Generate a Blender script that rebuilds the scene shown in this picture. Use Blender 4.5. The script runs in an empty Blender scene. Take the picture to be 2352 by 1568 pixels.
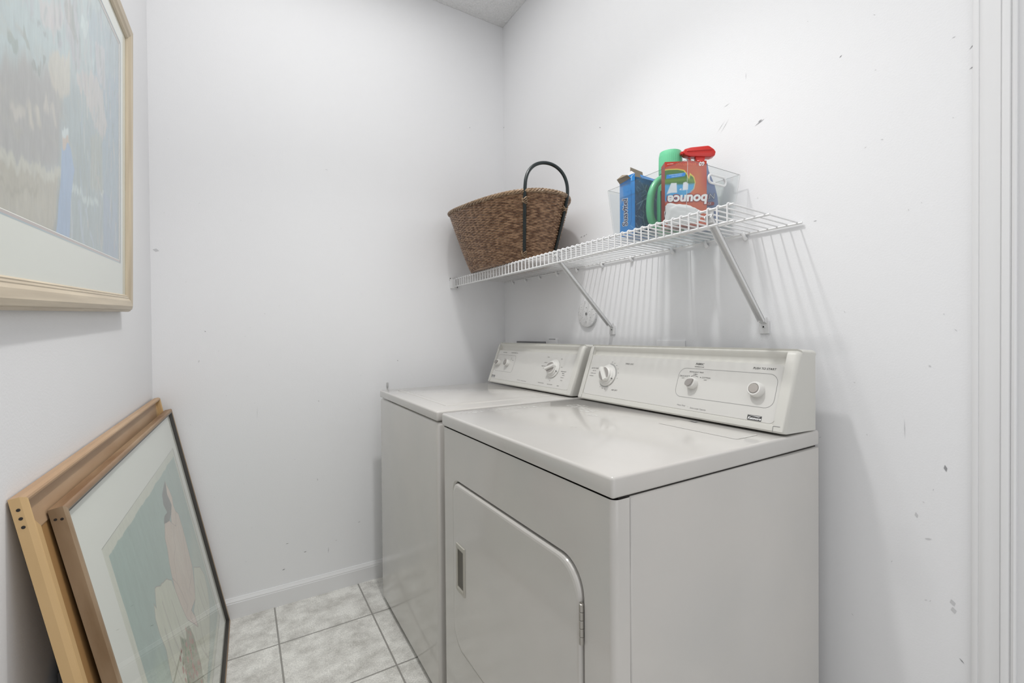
import bpy, bmesh, math, random
import numpy as np
from mathutils import Matrix, Vector, noise
random.seed(7); rng = np.random.default_rng(11)
S = bpy.context.scene
COL = S.collection
# ------------------------------------------------------------------ camera
cam_d = bpy.data.cameras.new('camera'); cam = bpy.data.objects.new('camera', cam_d); COL.objects.link(cam)
yaw, pit, rol = math.radians(31.4126), -0.0099, 0.0078
M1 = np.array([[math.cos(yaw), -math.sin(yaw), 0], [math.sin(yaw), math.cos(yaw), 0], [0, 0, 1]])
M2 = np.array([[1, 0, 0], [0, math.cos(pit), math.sin(pit)], [0, -math.sin(pit), math.cos(pit)]])
M3 = np.array([[math.cos(rol), 0, -math.sin(rol)], [0, 1, 0], [math.sin(rol), 0, math.cos(rol)]])
MM = M3 @ M2 @ M1
cm = Matrix.Identity(4)
for i in range(3):
    cm[i][0] = MM[0][i]; cm[i][1] = MM[2][i]; cm[i][2] = -MM[1][i]
cm.translation = (-1.257, -2.1681, 1.1476)
cam.matrix_world = cm
cam_d.sensor_width = 36; cam_d.lens = 1035.29 * 36 / 2352
cam_d.shift_x = -7.85 / 2352; cam_d.shift_y = -5.46 / 2352
cam_d.clip_start = 0.01
S.camera = cam
# ------------------------------------------------------------------ view, world, lights
S.view_settings.view_transform = 'Standard'; S.view_settings.look = 'None'
S.view_settings.gamma = 1; S.view_settings.use_curve_mapping = False
S.view_settings.exposure = 0.0
W = bpy.data.worlds.new('world'); S.world = W; W.use_nodes = True
bg = W.node_tree.nodes['Background']; bg.inputs[0].default_value = (0.95, 0.98, 1, 1); bg.inputs[1].default_value = 0.3
def lamp(name, typ, loc, power, size=0.1, col=(1, 1, 1), rot=(0, 0, 0), sy=None):
    d = bpy.data.lights.new(name, typ); d.energy = power; d.color = col
    if typ == 'AREA':
        d.size = size
        if sy: d.shape = 'RECTANGLE'; d.size_y = sy
    else: d.shadow_soft_size = size
    o = bpy.data.objects.new(name, d); COL.objects.link(o); o.location = loc; o.rotation_euler = rot
    return o
LX, LY, LZ = -0.80, -1.16, 2.73
kb = lamp('ceiling_bulb', 'SPOT', (LX, LY, LZ), 57, 0.045, (1, 0.993, 0.98)); kb.data.spot_size = math.radians(114); kb.data.spot_blend = 1.0
# added soft fill light under the ceiling, out of the frame, with no fixture
lamp('ceiling_fill', 'AREA', (-0.93, -1.42, 2.82), 14.5, 1.1, (1, 0.997, 0.99), (0, 0, 0), 2.3)
# added fill light at the near end, an unseen source that lifts the ambient
lamp('near_end_fill', 'AREA', (-0.80, -3.25, 1.2), 7.2, 1.2, (0.98, 0.985, 1.0), (math.radians(90), 0, 0), 2.2)
# ------------------------------------------------------------------ helpers
def lin(c):
    return tuple(((x / 255) / 12.92 if x / 255 <= 0.04045 else ((x / 255 + 0.055) / 1.055) ** 2.4) for x in c)
def root_shift(parent):      # parts are written in world coordinates unless their root carries its own axes
    if parent is None: return (0, 0, 0)
    while parent.parent: parent = parent.parent
    return (0, 0, 0) if (parent.type != 'EMPTY' or parent.name in OWN_AXES) else tuple(parent.location)
OWN_AXES = set()
def own_sign(parent):        # pictures are laid out with u running towards the camera; their roots keep right-handed axes
    if parent is None: return 1
    while parent.parent: parent = parent.parent
    return -1 if parent.name in OWN_AXES else 1
class MB:
    def __init__(s): s.v = []; s.f = []; s.m = []; s.s = []
    def add(s, vs, fs, mi=0, sm=False):
        o = len(s.v); s.v.extend([tuple(v) for v in vs])
        for f in fs: s.f.append(tuple(i + o for i in f)); s.m.append(mi); s.s.append(sm)
    def box(s, lo, hi, mi=0, bev=0, seg=2, mat=None):
        bm = bmesh.new(); bmesh.ops.create_cube(bm, size=1)
        for v in bm.verts: v.co = Vector([lo[i] + (v.co[i] + .5) * (hi[i] - lo[i]) for i in range(3)])
        if bev: bmesh.ops.bevel(bm, geom=list(bm.edges), offset=bev, segments=seg, profile=.5, affect='EDGES')
        s.bm(bm, mi, bool(bev), mat)
    def bm(s, bm, mi=0, sm=False, mat=None):
        bm.verts.index_update()
        s.add([(mat @ v.co if mat else v.co.copy()) for v in bm.verts], [[v.index for v in f.verts] for f in bm.faces], mi, sm); bm.free()
    def tube(s, pts, r, seg=8, closed=False, mi=0, cap=True, flat=1.0):
        P = np.array(pts, float); n = len(P)
        if closed: T = np.roll(P, -1, 0) - np.roll(P, 1, 0)
        else: T = np.gradient(P, axis=0) if n > 2 else np.array([P[1] - P[0]] * 2)
        T /= np.linalg.norm(T, axis=1)[:, None] + 1e-12
        a = np.array([0, 0, 1.]) if abs(T[0][2]) < .9 else np.array([1., 0, 0])
        N = np.cross(T[0], a); N /= np.linalg.norm(N)
        vs = []; rr = r if hasattr(r, '__len__') else [r] * n
        for i in range(n):
            N = N - T[i] * (N @ T[i]); N /= np.linalg.norm(N) + 1e-12
            B = np.cross(T[i], N)
            for k in range(seg):
                t = 2 * math.pi * k / seg
                vs.append(P[i] + (N * math.cos(t) + B * math.sin(t) * flat) * rr[i])
        fs = []
        for i in range(n if closed else n - 1):
            j = (i + 1) % n
            for k in range(seg):
                l = (k + 1) % seg; fs.append((i * seg + k, i * seg + l, j * seg + l, j * seg + k))
        if cap and not closed: fs.append(tuple(range(seg))[::-1]); fs.append(tuple((n - 1) * seg + k for k in range(seg)))
        s.add(vs, fs, mi, True)
    def lathe(s, prof, mat=None, seg=32, mi=0, sm=True, sx=1, sy=1):
        vs = []; fs = []; n = len(prof)
        for k in range(seg):
            t = 2 * math.pi * k / seg
            for r, z in prof: vs.append(Vector((r * math.cos(t) * sx, r * math.sin(t) * sy, z)))
        for k in range(seg):
            l = (k + 1) % seg
            for i in range(n - 1): fs.append((k * n + i, l * n + i, l * n + i + 1, k * n + i + 1))
        if prof[0][0] > 1e-6: fs.append(tuple(k * n for k in range(seg))[::-1])
        if prof[-1][0] > 1e-6: fs.append(tuple(k * n + n - 1 for k in range(seg)))
        s.add([(mat @ v if mat else v) for v in vs], fs, mi, sm)
    def prism(s, prof, axis, a, b, mi=0, sm=False, mat=None):
        # profile in the two other axes (in xyz order), extruded a..b along axis
        def mk(p, t):
            q = list(p); q.insert(axis, t); return Vector(q)
        n = len(prof); vs = [mk(p, a) for p in prof] + [mk(p, b) for p in prof]
        fs = [(i, (i + 1) % n, n + (i + 1) % n, n + i) for i in range(n)]
        o = [(mat @ v if mat else v) for v in vs]
        s.add(o, fs, mi, sm); s.add(o, [tuple(range(n))[::-1], tuple(range(n, 2 * n))], mi, False)
    def text(s, body, size, mat, mi=0, align='CENTER', shear=0.0, ext=0.0, bold=0.0, sx=1.0):
        c = bpy.data.curves.new('t', 'FONT'); c.body = body; c.size = size; c.align_x = align; c.align_y = 'CENTER'
        c.shear = shear; c.extrude = ext; c.offset = bold; c.resolution_u = 3
        o = bpy.data.objects.new('t', c); COL.objects.link(o)
        bpy.context.view_layer.update()
        me = bpy.data.meshes.new_from_object(o.evaluated_get(bpy.context.evaluated_depsgraph_get()))
        s.add([mat @ Vector((v.co.x * sx, v.co.y, v.co.z)) for v in me.vertices], [tuple(p.vertices) for p in me.polygons], mi)
        bpy.data.objects.remove(o); bpy.data.meshes.remove(me); bpy.data.curves.remove(c)
    def build(s, name, mats, parent=None, label=None, recalc=True, auto=True):
        L = root_shift(parent)
        fx = own_sign(parent)
        me = bpy.data.meshes.new(name); me.from_pydata([(v[0] * fx - L[0], v[1] - L[1], v[2] - L[2]) for v in s.v], [], s.f)
        for m in (mats if isinstance(mats, (list, tuple)) else [mats]): me.materials.append(m)
        me.polygons.foreach_set('material_index', s.m); me.polygons.foreach_set('use_smooth', s.s)
        me.update()
        if recalc:
            bm = bmesh.new(); bm.from_mesh(me); bmesh.ops.recalc_face_normals(bm, faces=bm.faces)
            if auto:
                for e in bm.edges:
                    if len(e.link_faces) == 2 and e.calc_face_angle(0) > math.radians(42): e.smooth = False
            bm.to_mesh(me); bm.free()
        o = bpy.data.objects.new(name, me); COL.objects.link(o)
        if parent: o.parent = parent
        if label: o['label'] = label
        return o
def tag(o, label=None, cat=None, group=None, kind=None):
    if label: o['label'] = label
    if cat: o['category'] = cat
    if group: o['group'] = group
    if kind: o['kind'] = kind
    return o
def empty(name, loc, label, cat, group=None):
    o = bpy.data.objects.new(name, None); COL.objects.link(o); o.location = loc; o.empty_display_size = .05
    return tag(o, label, cat, group)
def frame_mat(o, U, V, N):
    m = Matrix.Identity(4)
    for i in range(3): m[i][0] = U[i]; m[i][1] = V[i]; m[i][2] = N[i]; m[i][3] = o[i]
    return m
# ---- materials
def mat(name, col, rough=.5, spec=.5, metal=0, coat=0, bump=None, var=None, trans=None, aniso=None):
    m = bpy.data.materials.new(name); m.use_nodes = True; nt = m.node_tree; b = nt.nodes['Principled BSDF']
    b.inputs['Base Color'].default_value = (*col, 1); b.inputs['Roughness'].default_value = rough
    b.inputs['Specular IOR Level'].default_value = spec; b.inputs['Metallic'].default_value = metal
    b.inputs['Coat Weight'].default_value = coat; b.inputs['Coat Roughness'].default_value = .08
    tc = nt.nodes.new('ShaderNodeTexCoord')
    def noise_node(scale, detail, st):
        mp = nt.nodes.new('ShaderNodeMapping'); mp.inputs['Scale'].default_value = st
        nt.links.new(tc.outputs['Object'], mp.inputs[0])
        n = nt.nodes.new('ShaderNodeTexNoise'); n.inputs['Scale'].default_value = scale; n.inputs['Detail'].default_value = detail
        nt.links.new(mp.outputs[0], n.inputs['Vector']); return n
    if var:   # (scale, other colour, lo, hi, stretch)
        sc, c2, lo, hi, st = var
        n = noise_node(sc, 5, st); r = nt.nodes.new('ShaderNodeMapRange'); r.inputs[1].default_value = lo; r.inputs[2].default_value = hi
        nt.links.new(n.outputs[0], r.inputs[0])
        mx = nt.nodes.new('ShaderNodeMix'); mx.data_type = 'RGBA'; mx.inputs[6].default_value = (*col, 1); mx.inputs[7].default_value = (*c2, 1)
        nt.links.new(r.outputs[0], mx.inputs[0]); nt.links.new(mx.outputs[2], b.inputs['Base Color'])
    if bump:  # (scale, strength, distance, stretch)
        sc, stn, dist, st = bump
        n = noise_node(sc, 3, st); bp = nt.nodes.new('ShaderNodeBump'); bp.inputs['Strength'].default_value = stn; bp.inputs['Distance'].default_value = dist
        nt.links.new(n.outputs[0], bp.inputs['Height']); nt.links.new(bp.outputs[0], b.inputs['Normal'])
    return m
ONE = (1, 1, 1)
M_wall = mat('white_wall_paint', (.86, .862, .872), .55, .35, bump=(240, .22, .0012, ONE), var=(1.3, (.84, .842, .854), .35, .75, ONE))
M_trim = mat('white_trim_paint', (.80, .80, .805), .35, .5, bump=(60, .08, .001, ONE))
M_scuff = mat('grey_scuff', (.33, .33, .34), .7); M_scuff2 = mat('faint_scuff', (.62, .62, .63), .7)
M_ceil = mat('textured_ceiling_paint', (.84, .84, .84), .9, .1, bump=(190, .5, .004, ONE), var=(190, (.95, .95, .95), .55, .68, ONE))
M_enam = mat('bisque_enamel', (.62, .595, .562), .14, .5, coat=.35, var=(3.5, (.575, .560, .535), .3, .7, ONE))
M_cons = mat('bisque_console_plastic', (.64, .63, .585), .38, .45, var=(4, (.615, .605, .565), .3, .7, ONE))
M_panel = mat('console_face', (.66, .65, .62), .33, .5)
M_dark = mat('dark_gap', (.025, .022, .02), .8)
M_knob = mat('knob_plastic', (.74, .73, .70), .3, .5)
M_grey = mat('grey_knob_inlay', (.32, .30, .285), .35, .5, bump=(500, .1, .0005, ONE))
M_ink = mat('dark_print', (.05, .05, .05), .6); M_ink2 = mat('grey_print', (.25, .25, .25), .6)
M_white = mat('white_print', (.85, .85, .85), .5)
M_wire = mat('white_vinyl_wire', (.80, .80, .80), .32, .5)
M_brkt = mat('white_enamel_bracket', (.72, .72, .72), .35, .5)
M_steel = mat('hinge_steel', (.45, .43, .40), .35, .5, metal=.9)
M_screw = mat('screw_metal', (.35, .35, .35), .4, metal=.8)
M_disc = mat('speckled_metal_cover', (.74, .74, .74), .45, .5, var=(260, (.12, .12, .12), .63, .67, ONE))
M_willow = None
def floor_mat():
    m = bpy.data.materials.new('ceramic_floor_tile'); m.use_nodes = True; nt = m.node_tree; b = nt.nodes['Principled BSDF']; L = nt.links.new
    def nd(t, **k):
        n = nt.nodes.new(t)
        for a, v in k.items(): setattr(n, a, v)
        return n
    tc = nd('ShaderNodeTexCoord'); sp = nd('ShaderNodeSeparateXYZ'); L(tc.outputs['Object'], sp.inputs[0])
    def mth(op, a, v=None, v2=None):
        n = nd('ShaderNodeMath', operation=op)
        L(a, n.inputs[0]) if hasattr(a, 'links') else None
        if v is not None:
            if hasattr(v, 'links'): L(v, n.inputs[1])
            else: n.inputs[1].default_value = v
        return n.outputs[0]
    masks = []
    ids = []
    for out, off, pitch in ((sp.outputs[0], .8045 + 10 * .3415, .3415), (sp.outputs[1], .2775 + 10 * .3395, .3395)):
        a = mth('ADD', out, off); a = mth('DIVIDE', a, pitch); fl = mth('FLOOR', a); ids.append(fl)
        f = mth('FRACT', a); f = mth('SUBTRACT', f, .5); f = mth('ABSOLUTE', f); masks.append(f)
    mx = mth('MAXIMUM', masks[0], masks[1])
    mr = nd('ShaderNodeMapRange'); mr.inputs[1].default_value = .4905; mr.inputs[2].default_value = .4935; L(mx, mr.inputs[0])
    n1 = nd('ShaderNodeTexNoise'); n1.inputs['Scale'].default_value = 13; n1.inputs['Detail'].default_value = 9; n1.inputs['Roughness'].default_value = .68
    L(tc.outputs['Object'], n1.inputs['Vector'])
    cr = nd('ShaderNodeValToRGB'); e = cr.color_ramp.elements; e[0].position = .34; e[0].color = (.54, .525, .49, 1); e[1].position = .60; e[1].color = (.86, .85, .81, 1)
    L(n1.outputs[0], cr.inputs[0])
    wn = nd('ShaderNodeTexNoise'); wn.inputs['Scale'].default_value = 210; wn.inputs['Detail'].default_value = 3; L(tc.outputs['Object'], wn.inputs['Vector'])
    r2 = nd('ShaderNodeMapRange'); r2.inputs[1].default_value = .3; r2.inputs[2].default_value = .7; r2.inputs[3].default_value = .80; r2.inputs[4].default_value = 1.12; L(wn.outputs[0], r2.inputs[0])
    mul = nd('ShaderNodeMix', data_type='RGBA', blend_type='MULTIPLY'); mul.inputs[0].default_value = 1; L(cr.outputs[0], mul.inputs[6]); L(r2.outputs[0], mul.inputs[7])
    g = nd('ShaderNodeMix', data_type='RGBA'); L(mr.outputs[0], g.inputs[0]); L(mul.outputs[2], g.inputs[6]); g.inputs[7].default_value = (.32, .31, .29, 1)
    L(g.outputs[2], b.inputs['Base Color']); b.inputs['Roughness'].default_value = .42
    inv = mth('MULTIPLY', mr.outputs[0], -1.0); h = mth('ADD', inv, 0.0)
    s2 = mth('MULTIPLY', wn.outputs[0], .12); hh = nd('ShaderNodeMath', operation='ADD'); L(h, hh.inputs[0]); L(s2, hh.inputs[1])
    bp = nd('ShaderNodeBump'); bp.inputs['Strength'].default_value = .7; bp.inputs['Distance'].default_value = .002; L(hh.outputs[0], bp.inputs['Height']); L(bp.outputs[0], b.inputs['Normal'])
    return m
M_floor = floor_mat()
def wood(name, c1, c2, st, scale=6, rough=.45):
    return mat(name, c1, rough, .4, var=(scale, c2, .35, .65, st), bump=(scale * 3, .05, .001, st))
def vcol_mat(name, rough=.35, grain=0.06, stretch=(60, 60, 60), coat=0):
    m = bpy.data.materials.new(name); m.use_nodes = True; nt = m.node_tree; b = nt.nodes['Principled BSDF']
    a = nt.nodes.new('ShaderNodeVertexColor'); a.layer_name = 'paint'
    tc = nt.nodes.new('ShaderNodeTexCoord'); mp = nt.nodes.new('ShaderNodeMapping'); mp.inputs['Scale'].default_value = stretch
    n = nt.nodes.new('ShaderNodeTexNoise'); n.inputs['Scale'].default_value = 1; n.inputs['Detail'].default_value = 4
    r = nt.nodes.new('ShaderNodeMapRange'); r.inputs[1].default_value = .3; r.inputs[2].default_value = .7; r.inputs[3].default_value = 1 - grain; r.inputs[4].default_value = 1 + grain
    mx = nt.nodes.new('ShaderNodeMix'); mx.data_type = 'RGBA'; mx.blend_type = 'MULTIPLY'; mx.inputs[0].default_value = 1
    L = nt.links.new; L(tc.outputs['Object'], mp.inputs[0]); L(mp.outputs[0], n.inputs['Vector']); L(n.outputs[0], r.inputs[0])
    L(a.outputs[0], mx.inputs[6]); L(r.outputs[0], mx.inputs[7]); L(mx.outputs[2], b.inputs['Base Color'])
    b.inputs['Roughness'].default_value = rough; b.inputs['Coat Weight'].default_value = coat; b.inputs['Coat Roughness'].default_value = .03
    return m
def thin_clear(name, tint=(.97, .99, .98), fac=.10, rough=.02):
    m = bpy.data.materials.new(name); m.use_nodes = True; nt = m.node_tree; nt.nodes.clear()
    o = nt.nodes.new('ShaderNodeOutputMaterial'); t = nt.nodes.new('ShaderNodeBsdfTransparent'); t.inputs[0].default_value = (*tint, 1)
    g = nt.nodes.new('ShaderNodeBsdfGlossy'); g.inputs['Roughness'].default_value = rough; g.inputs[0].default_value = (1, 1, 1, 1)
    f = nt.nodes.new('ShaderNodeLayerWeight'); f.inputs['Blend'].default_value = .5      # facing: 0 head-on, 1 grazing
    p = nt.nodes.new('ShaderNodeMath'); p.operation = 'POWER'; p.inputs[1].default_value = 4.5
    a = nt.nodes.new('ShaderNodeMath'); a.operation = 'MULTIPLY_ADD'; a.inputs[1].default_value = .55; a.inputs[2].default_value = fac * .4
    mx = nt.nodes.new('ShaderNodeMixShader'); L = nt.links.new
    L(f.outputs['Facing'], p.inputs[0]); L(p.outputs[0], a.inputs[0]); L(a.outputs[0], mx.inputs[0]); L(t.outputs[0], mx.inputs[1]); L(g.outputs[0], mx.inputs[2]); L(mx.outputs[0], o.inputs[0])
    return m
# painted sheet: a fine grid whose vertices carry the colours of the print itself
def seg_dist(X, Y, a, b):
    ax, ay = a; bx, by = b; dx, dy = bx - ax, by - ay
    t = np.clip(((X - ax) * dx + (Y - ay) * dy) / (dx * dx + dy * dy + 1e-12), 0, 1)
    return np.hypot(X - ax - t * dx, Y - ay - t * dy)
def vnoise(X, Y, sx, sy, seed):
    g = np.random.default_rng(seed).uniform(-1, 1, (256, 256)); fx, fy = X * sx + 40, Y * sy + 40
    ix, iy = np.floor(fx).astype(int), np.floor(fy).astype(int); tx, ty = fx - ix, fy - iy; tx = tx * tx * (3 - 2 * tx); ty = ty * ty * (3 - 2 * ty)
    q = lambda i, j: g[(iy + j) % 256, (ix + i) % 256]
    return (q(0, 0) * (1 - tx) + q(1, 0) * tx) * (1 - ty) + (q(0, 1) * (1 - tx) + q(1, 1) * tx) * ty
def paint(name, u0, u1, v0, v1, nx, ny, base, shapes, material, parent, off, k=1.0, mats=None, conv=None, label=None, warp=0.0, contrast=1.0):
    us = np.linspace(u0, u1, nx); vs = np.linspace(v0, v1, ny); X, Y = np.meshgrid(us, vs); X0, Y0 = X, Y
    if warp:
        X = X + warp * (vnoise(X0, Y0, 30, 12, 1) + .6 * vnoise(X0, Y0, 110, 30, 2)); Y = Y + warp * 1.8 * (vnoise(X0, Y0, 60, 14, 3) + .7 * vnoise(X0, Y0, 170, 30, 4))
    C = np.empty((ny, nx, 3)); C[:] = lin(base)
    for kind, pts, c, sft, al in shapes:
        c = np.array(lin(c))
        n = len(pts)
        if kind == 'p':
            D = np.full(X.shape, 1e9); ins = np.zeros(X.shape, bool)
            for i in range(n):
                a, b = pts[i], pts[(i + 1) % n]; D = np.minimum(D, seg_dist(X, Y, a, b))
                cond = ((a[1] > Y) != (b[1] > Y))
                with np.errstate(all='ignore'): xi = (b[0] - a[0]) * (Y - a[1]) / (b[1] - a[1] + 1e-15) + a[0]
                ins ^= cond & (X < xi)
            sd = np.where(ins, D, -D); A = np.clip(sd / sft + .5, 0, 1)
        else:
            D = np.full(X.shape, 1e9)
            for i in range(n - 1): D = np.minimum(D, seg_dist(X, Y, pts[i], pts[i + 1]))
            A = np.clip((sft - D) / (sft * .6), 0, 1)
        A = (A * al)[..., None]; C = C * (1 - A) + c * A
    mu = C.mean((0, 1)); C = mu + (C - mu) * contrast; C = np.clip(C * k, 0, 1); X, Y = X0, Y0
    if warp: C = np.clip(C * (1 + .05 * vnoise(X, Y, 90, 22, 8) + .04 * vnoise(X, Y, 260, 60, 9))[..., None], 0, 1)
    if conv: P = [conv(a, b) for a, b in zip(X.ravel(), Y.ravel())]
    else: P = [(a, b, off) for a, b in zip(X.ravel(), Y.ravel())]
    L = root_shift(parent); fx = own_sign(parent); P = [(p[0] * fx - L[0], p[1] - L[1], p[2] - L[2]) for p in P]
    F = [(j * nx + i, j * nx + i + 1, (j + 1) * nx + i + 1, (j + 1) * nx + i) for j in range(ny - 1) for i in range(nx - 1)]
    me = bpy.data.meshes.new(name); me.from_pydata(P, [], F); me.materials.append(material)
    at = me.color_attributes.new('paint', 'FLOAT_COLOR', 'POINT')
    buf = np.ones((nx * ny, 4), np.float32); buf[:, :3] = C.reshape(-1, 3); at.data.foreach_set('color', buf.ravel())
    o = bpy.data.objects.new(name, me); COL.objects.link(o)
    if parent: o.parent = parent
    if label: o['label'] = label
    return o
# mitred moulding: profile of (inward, height) swept round a w x h rectangle
def moulding(mb, w, h, prof, u0=0, v0=0, mh=0, mv=1, sm=False):
    n = len(prof)
    cs = [lambda i: (u0 + i, v0 + i), lambda i: (u0 + w - i, v0 + i), lambda i: (u0 + w - i, v0 + h - i), lambda i: (u0 + i, v0 + h - i)]
    for k in range(4):
        a, b = cs[k], cs[(k + 1) % 4]
        vs = [(*a(i), z) for i, z in prof] + [(*b(i), z) for i, z in prof]
        fs = [(i, (i + 1) % n, n + (i + 1) % n, n + i) for i in range(n)]
        mb.add(vs, fs, mh if k % 2 == 0 else mv, sm)
ART_WALL = [
 ('p',[(0.835,0.393),(-0.026,0.916),(-0.026,0.691),(0.838,0.294)],(186, 198, 202),0.05,1),
 ('p',[(0.838,0.294),(0.706,0.361),(0.534,0.396),(0.511,0.304),(0.641,0.216),(0.84,0.201)],(178, 179, 179),0.03,1),
 ('p',[(0.838,0.3),(0.737,0.332),(0.656,0.371),(0.579,0.392),(0.535,0.32),(0.559,0.245),(0.709,0.216),(0.84,0.206)],(174, 174, 176),0.02,0.8),
 ('p',[(0.84,0.195),(0.74,0.207),(0.622,0.219),(0.536,0.246),(0.539,0.073),(0.842,0.127)],(183, 180, 172),0.02,1),
 ('p',[(0.841,0.148),(0.71,0.167),(0.603,0.197),(0.561,0.147),(0.679,0.121),(0.842,0.127)],(193, 190, 182),0.03,0.6),
 ('p',[(0.534,0.404),(0.084,0.596),(0.084,0.11),(0.583,0.114)],(172, 183, 188),0.02,0.9),
 ('p',[(0.398,0.625),(0.084,0.696),(0.084,0.439),(0.282,0.377),(0.351,0.518)],(174, 188, 197),0.01,0.9),
 ('p',[(0.262,0.53),(0.109,0.602),(0.095,0.132),(0.264,0.125)],(166, 181, 194),0.008,0.8),
 ('l',[(0.84,0.201),(0.768,0.206),(0.71,0.206),(0.622,0.219),(0.536,0.245)],(203, 202, 194),0.012,0.8),
 ('l',[(0.807,0.163),(0.755,0.168),(0.66,0.184)],(170, 168, 160),0.006,0.6),
 ('p',[(0.645,0.482),(0.543,0.541),(0.532,0.517),(0.582,0.458),(0.637,0.447)],(204, 200, 202),0.01,0.8),
 ('p',[(0.582,0.427),(0.496,0.468),(0.497,0.4),(0.579,0.366),(0.603,0.395)],(205, 200, 192),0.008,0.8),
 ('p',[(0.532,0.548),(0.456,0.591),(0.429,0.516),(0.423,0.485),(0.478,0.467),(0.532,0.502)],(186, 185, 192),0.008,0.7),
 ('p',[(0.463,0.454),(0.351,0.504),(0.262,0.495),(0.222,0.436),(0.262,0.393),(0.318,0.393),(0.4,0.435),(0.458,0.436)],(201, 196, 196),0.006,0.8),
 ('p',[(0.327,0.57),(0.245,0.605),(0.242,0.518),(0.307,0.501)],(203, 200, 205),0.006,0.7),
 ('p',[(0.764,0.374),(0.729,0.38),(0.725,0.36),(0.742,0.357),(0.764,0.361)],(166, 177, 176),0.003,0.9),
 ('p',[(0.702,0.412),(0.693,0.398),(0.677,0.381),(0.69,0.38),(0.709,0.39)],(163, 173, 172),0.003,0.9),
 ('p',[(0.67,0.383),(0.656,0.378),(0.663,0.368),(0.674,0.366)],(150, 158, 158),0.002,0.8),
 ('p',[(0.653,0.386),(0.64,0.391),(0.642,0.376),(0.655,0.372)],(150, 158, 158),0.002,0.8),
 ('p',[(0.632,0.398),(0.615,0.397),(0.621,0.384),(0.632,0.383)],(155, 162, 162),0.002,0.8),
 ('p',[(0.655,0.444),(0.644,0.446),(0.637,0.439),(0.652,0.434)],(165, 174, 178),0.002,0.8),
 ('p',[(0.566,0.484),(0.546,0.49),(0.542,0.46),(0.56,0.455)],(168, 180, 186),0.002,0.8),
 ('p',[(0.628,0.438),(0.614,0.442),(0.618,0.429)],(165, 175, 180),0.002,0.8),
 ('p',[(0.532,0.54),(0.477,0.573),(0.467,0.537),(0.446,0.52),(0.478,0.506),(0.518,0.521)],(170, 172, 172),0.003,0.8),
 ('p',[(0.428,0.57),(0.398,0.59),(0.373,0.586),(0.383,0.56),(0.422,0.548)],(205, 216, 218),0.003,0.8),
 ('p',[(0.496,0.498),(0.457,0.516),(0.435,0.479),(0.463,0.458),(0.489,0.478)],(183, 184, 190),0.003,0.8),
 ('l',[(0.744,0.284),(0.72,0.283),(0.708,0.281)],(197, 193, 190),0.012,0.9),
 ('l',[(0.685,0.293),(0.679,0.277)],(200, 196, 190),0.014,0.9),
 ('l',[(0.654,0.307),(0.649,0.29)],(200, 196, 190),0.013,0.9),
 ('l',[(0.62,0.332),(0.609,0.321)],(198, 194, 190),0.012,0.9),
 ('l',[(0.584,0.332),(0.573,0.313)],(196, 192, 188),0.012,0.8),
 ('p',[(0.545,0.283),(0.499,0.299),(0.471,0.27),(0.487,0.224),(0.498,0.157),(0.511,0.118),(0.583,0.123),(0.565,0.176),(0.548,0.24)],(164, 183, 209),0.004,1),
 ('p',[(0.56,0.215),(0.548,0.24),(0.553,0.178),(0.574,0.13),(0.6,0.133),(0.574,0.174)],(160, 166, 168),0.006,0.7),
 ('p',[(0.54,0.318),(0.521,0.331),(0.506,0.33),(0.504,0.311),(0.54,0.301)],(206, 214, 217),0.003,1),
 ('p',[(0.538,0.31),(0.506,0.315),(0.501,0.298),(0.538,0.287)],(199, 187, 180),0.003,1),
 ('l',[(0.487,0.235),(0.446,0.229),(0.387,0.229),(0.309,0.243)],(199, 209, 211),0.01,0.9),
 ('l',[(0.493,0.198),(0.483,0.16),(0.494,0.125)],(196, 202, 212),0.008,0.7),
 ('l',[(0.447,0.208),(0.427,0.151),(0.415,0.123)],(186, 196, 210),0.008,0.7),
 ('l',[(0.402,0.208),(0.365,0.161),(0.338,0.12)],(188, 198, 212),0.006,0.7),
 ('l',[(0.294,0.277),(0.275,0.268),(0.263,0.276)],(208, 212, 212),0.006,0.8),
 ('p',[(0.464,0.319),(0.385,0.344),(0.383,0.256),(0.454,0.248)],(168, 178, 180),0.006,0.6),
 ('p',[(0.369,0.367),(0.27,0.4),(0.271,0.273),(0.364,0.261)],(178, 182, 176),0.006,0.6),
 ('p',[(0.263,0.265),(0.124,0.273),(0.12,0.135),(0.248,0.137)],(165, 178, 196),0.008,0.8),
]
# ================================================================== the room
XL, H, YN = -1.542, 2.842, -3.3
def wall(name, lo, hi, marks=()):
    mb = MB(); mb.box(lo, hi)
    for pts, mi in marks: mb.add(pts, [tuple(range(len(pts)))], mi)
    return tag(mb.build(name, [M_wall, M_scuff, M_scuff2], recalc=False), kind='structure')
def scratchB(y, z, dy, dz, w, mi=1):    # a scuff on the right wall
    n = math.hypot(dy, dz); py, pz = -dz / n * w, dy / n * w; x = -.0006
    return ([(x, y, z), (x, y + dy * .5 + py, z + dz * .5 + pz), (x, y + dy, z + dz), (x, y + dy * .5 - py, z + dz * .5 - pz)], mi)
def scratchA(xx, z, dx, dz, w, mi=1):
    n = math.hypot(dx, dz); px_, pz = -dz / n * w, dx / n * w; y = -.0006
    return ([(xx, y, z), (xx + dx * .5 + px_, y, z + dz * .5 + pz), (xx + dx, y, z + dz), (xx + dx * .5 - px_, y, z + dz * .5 - pz)], mi)
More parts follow.
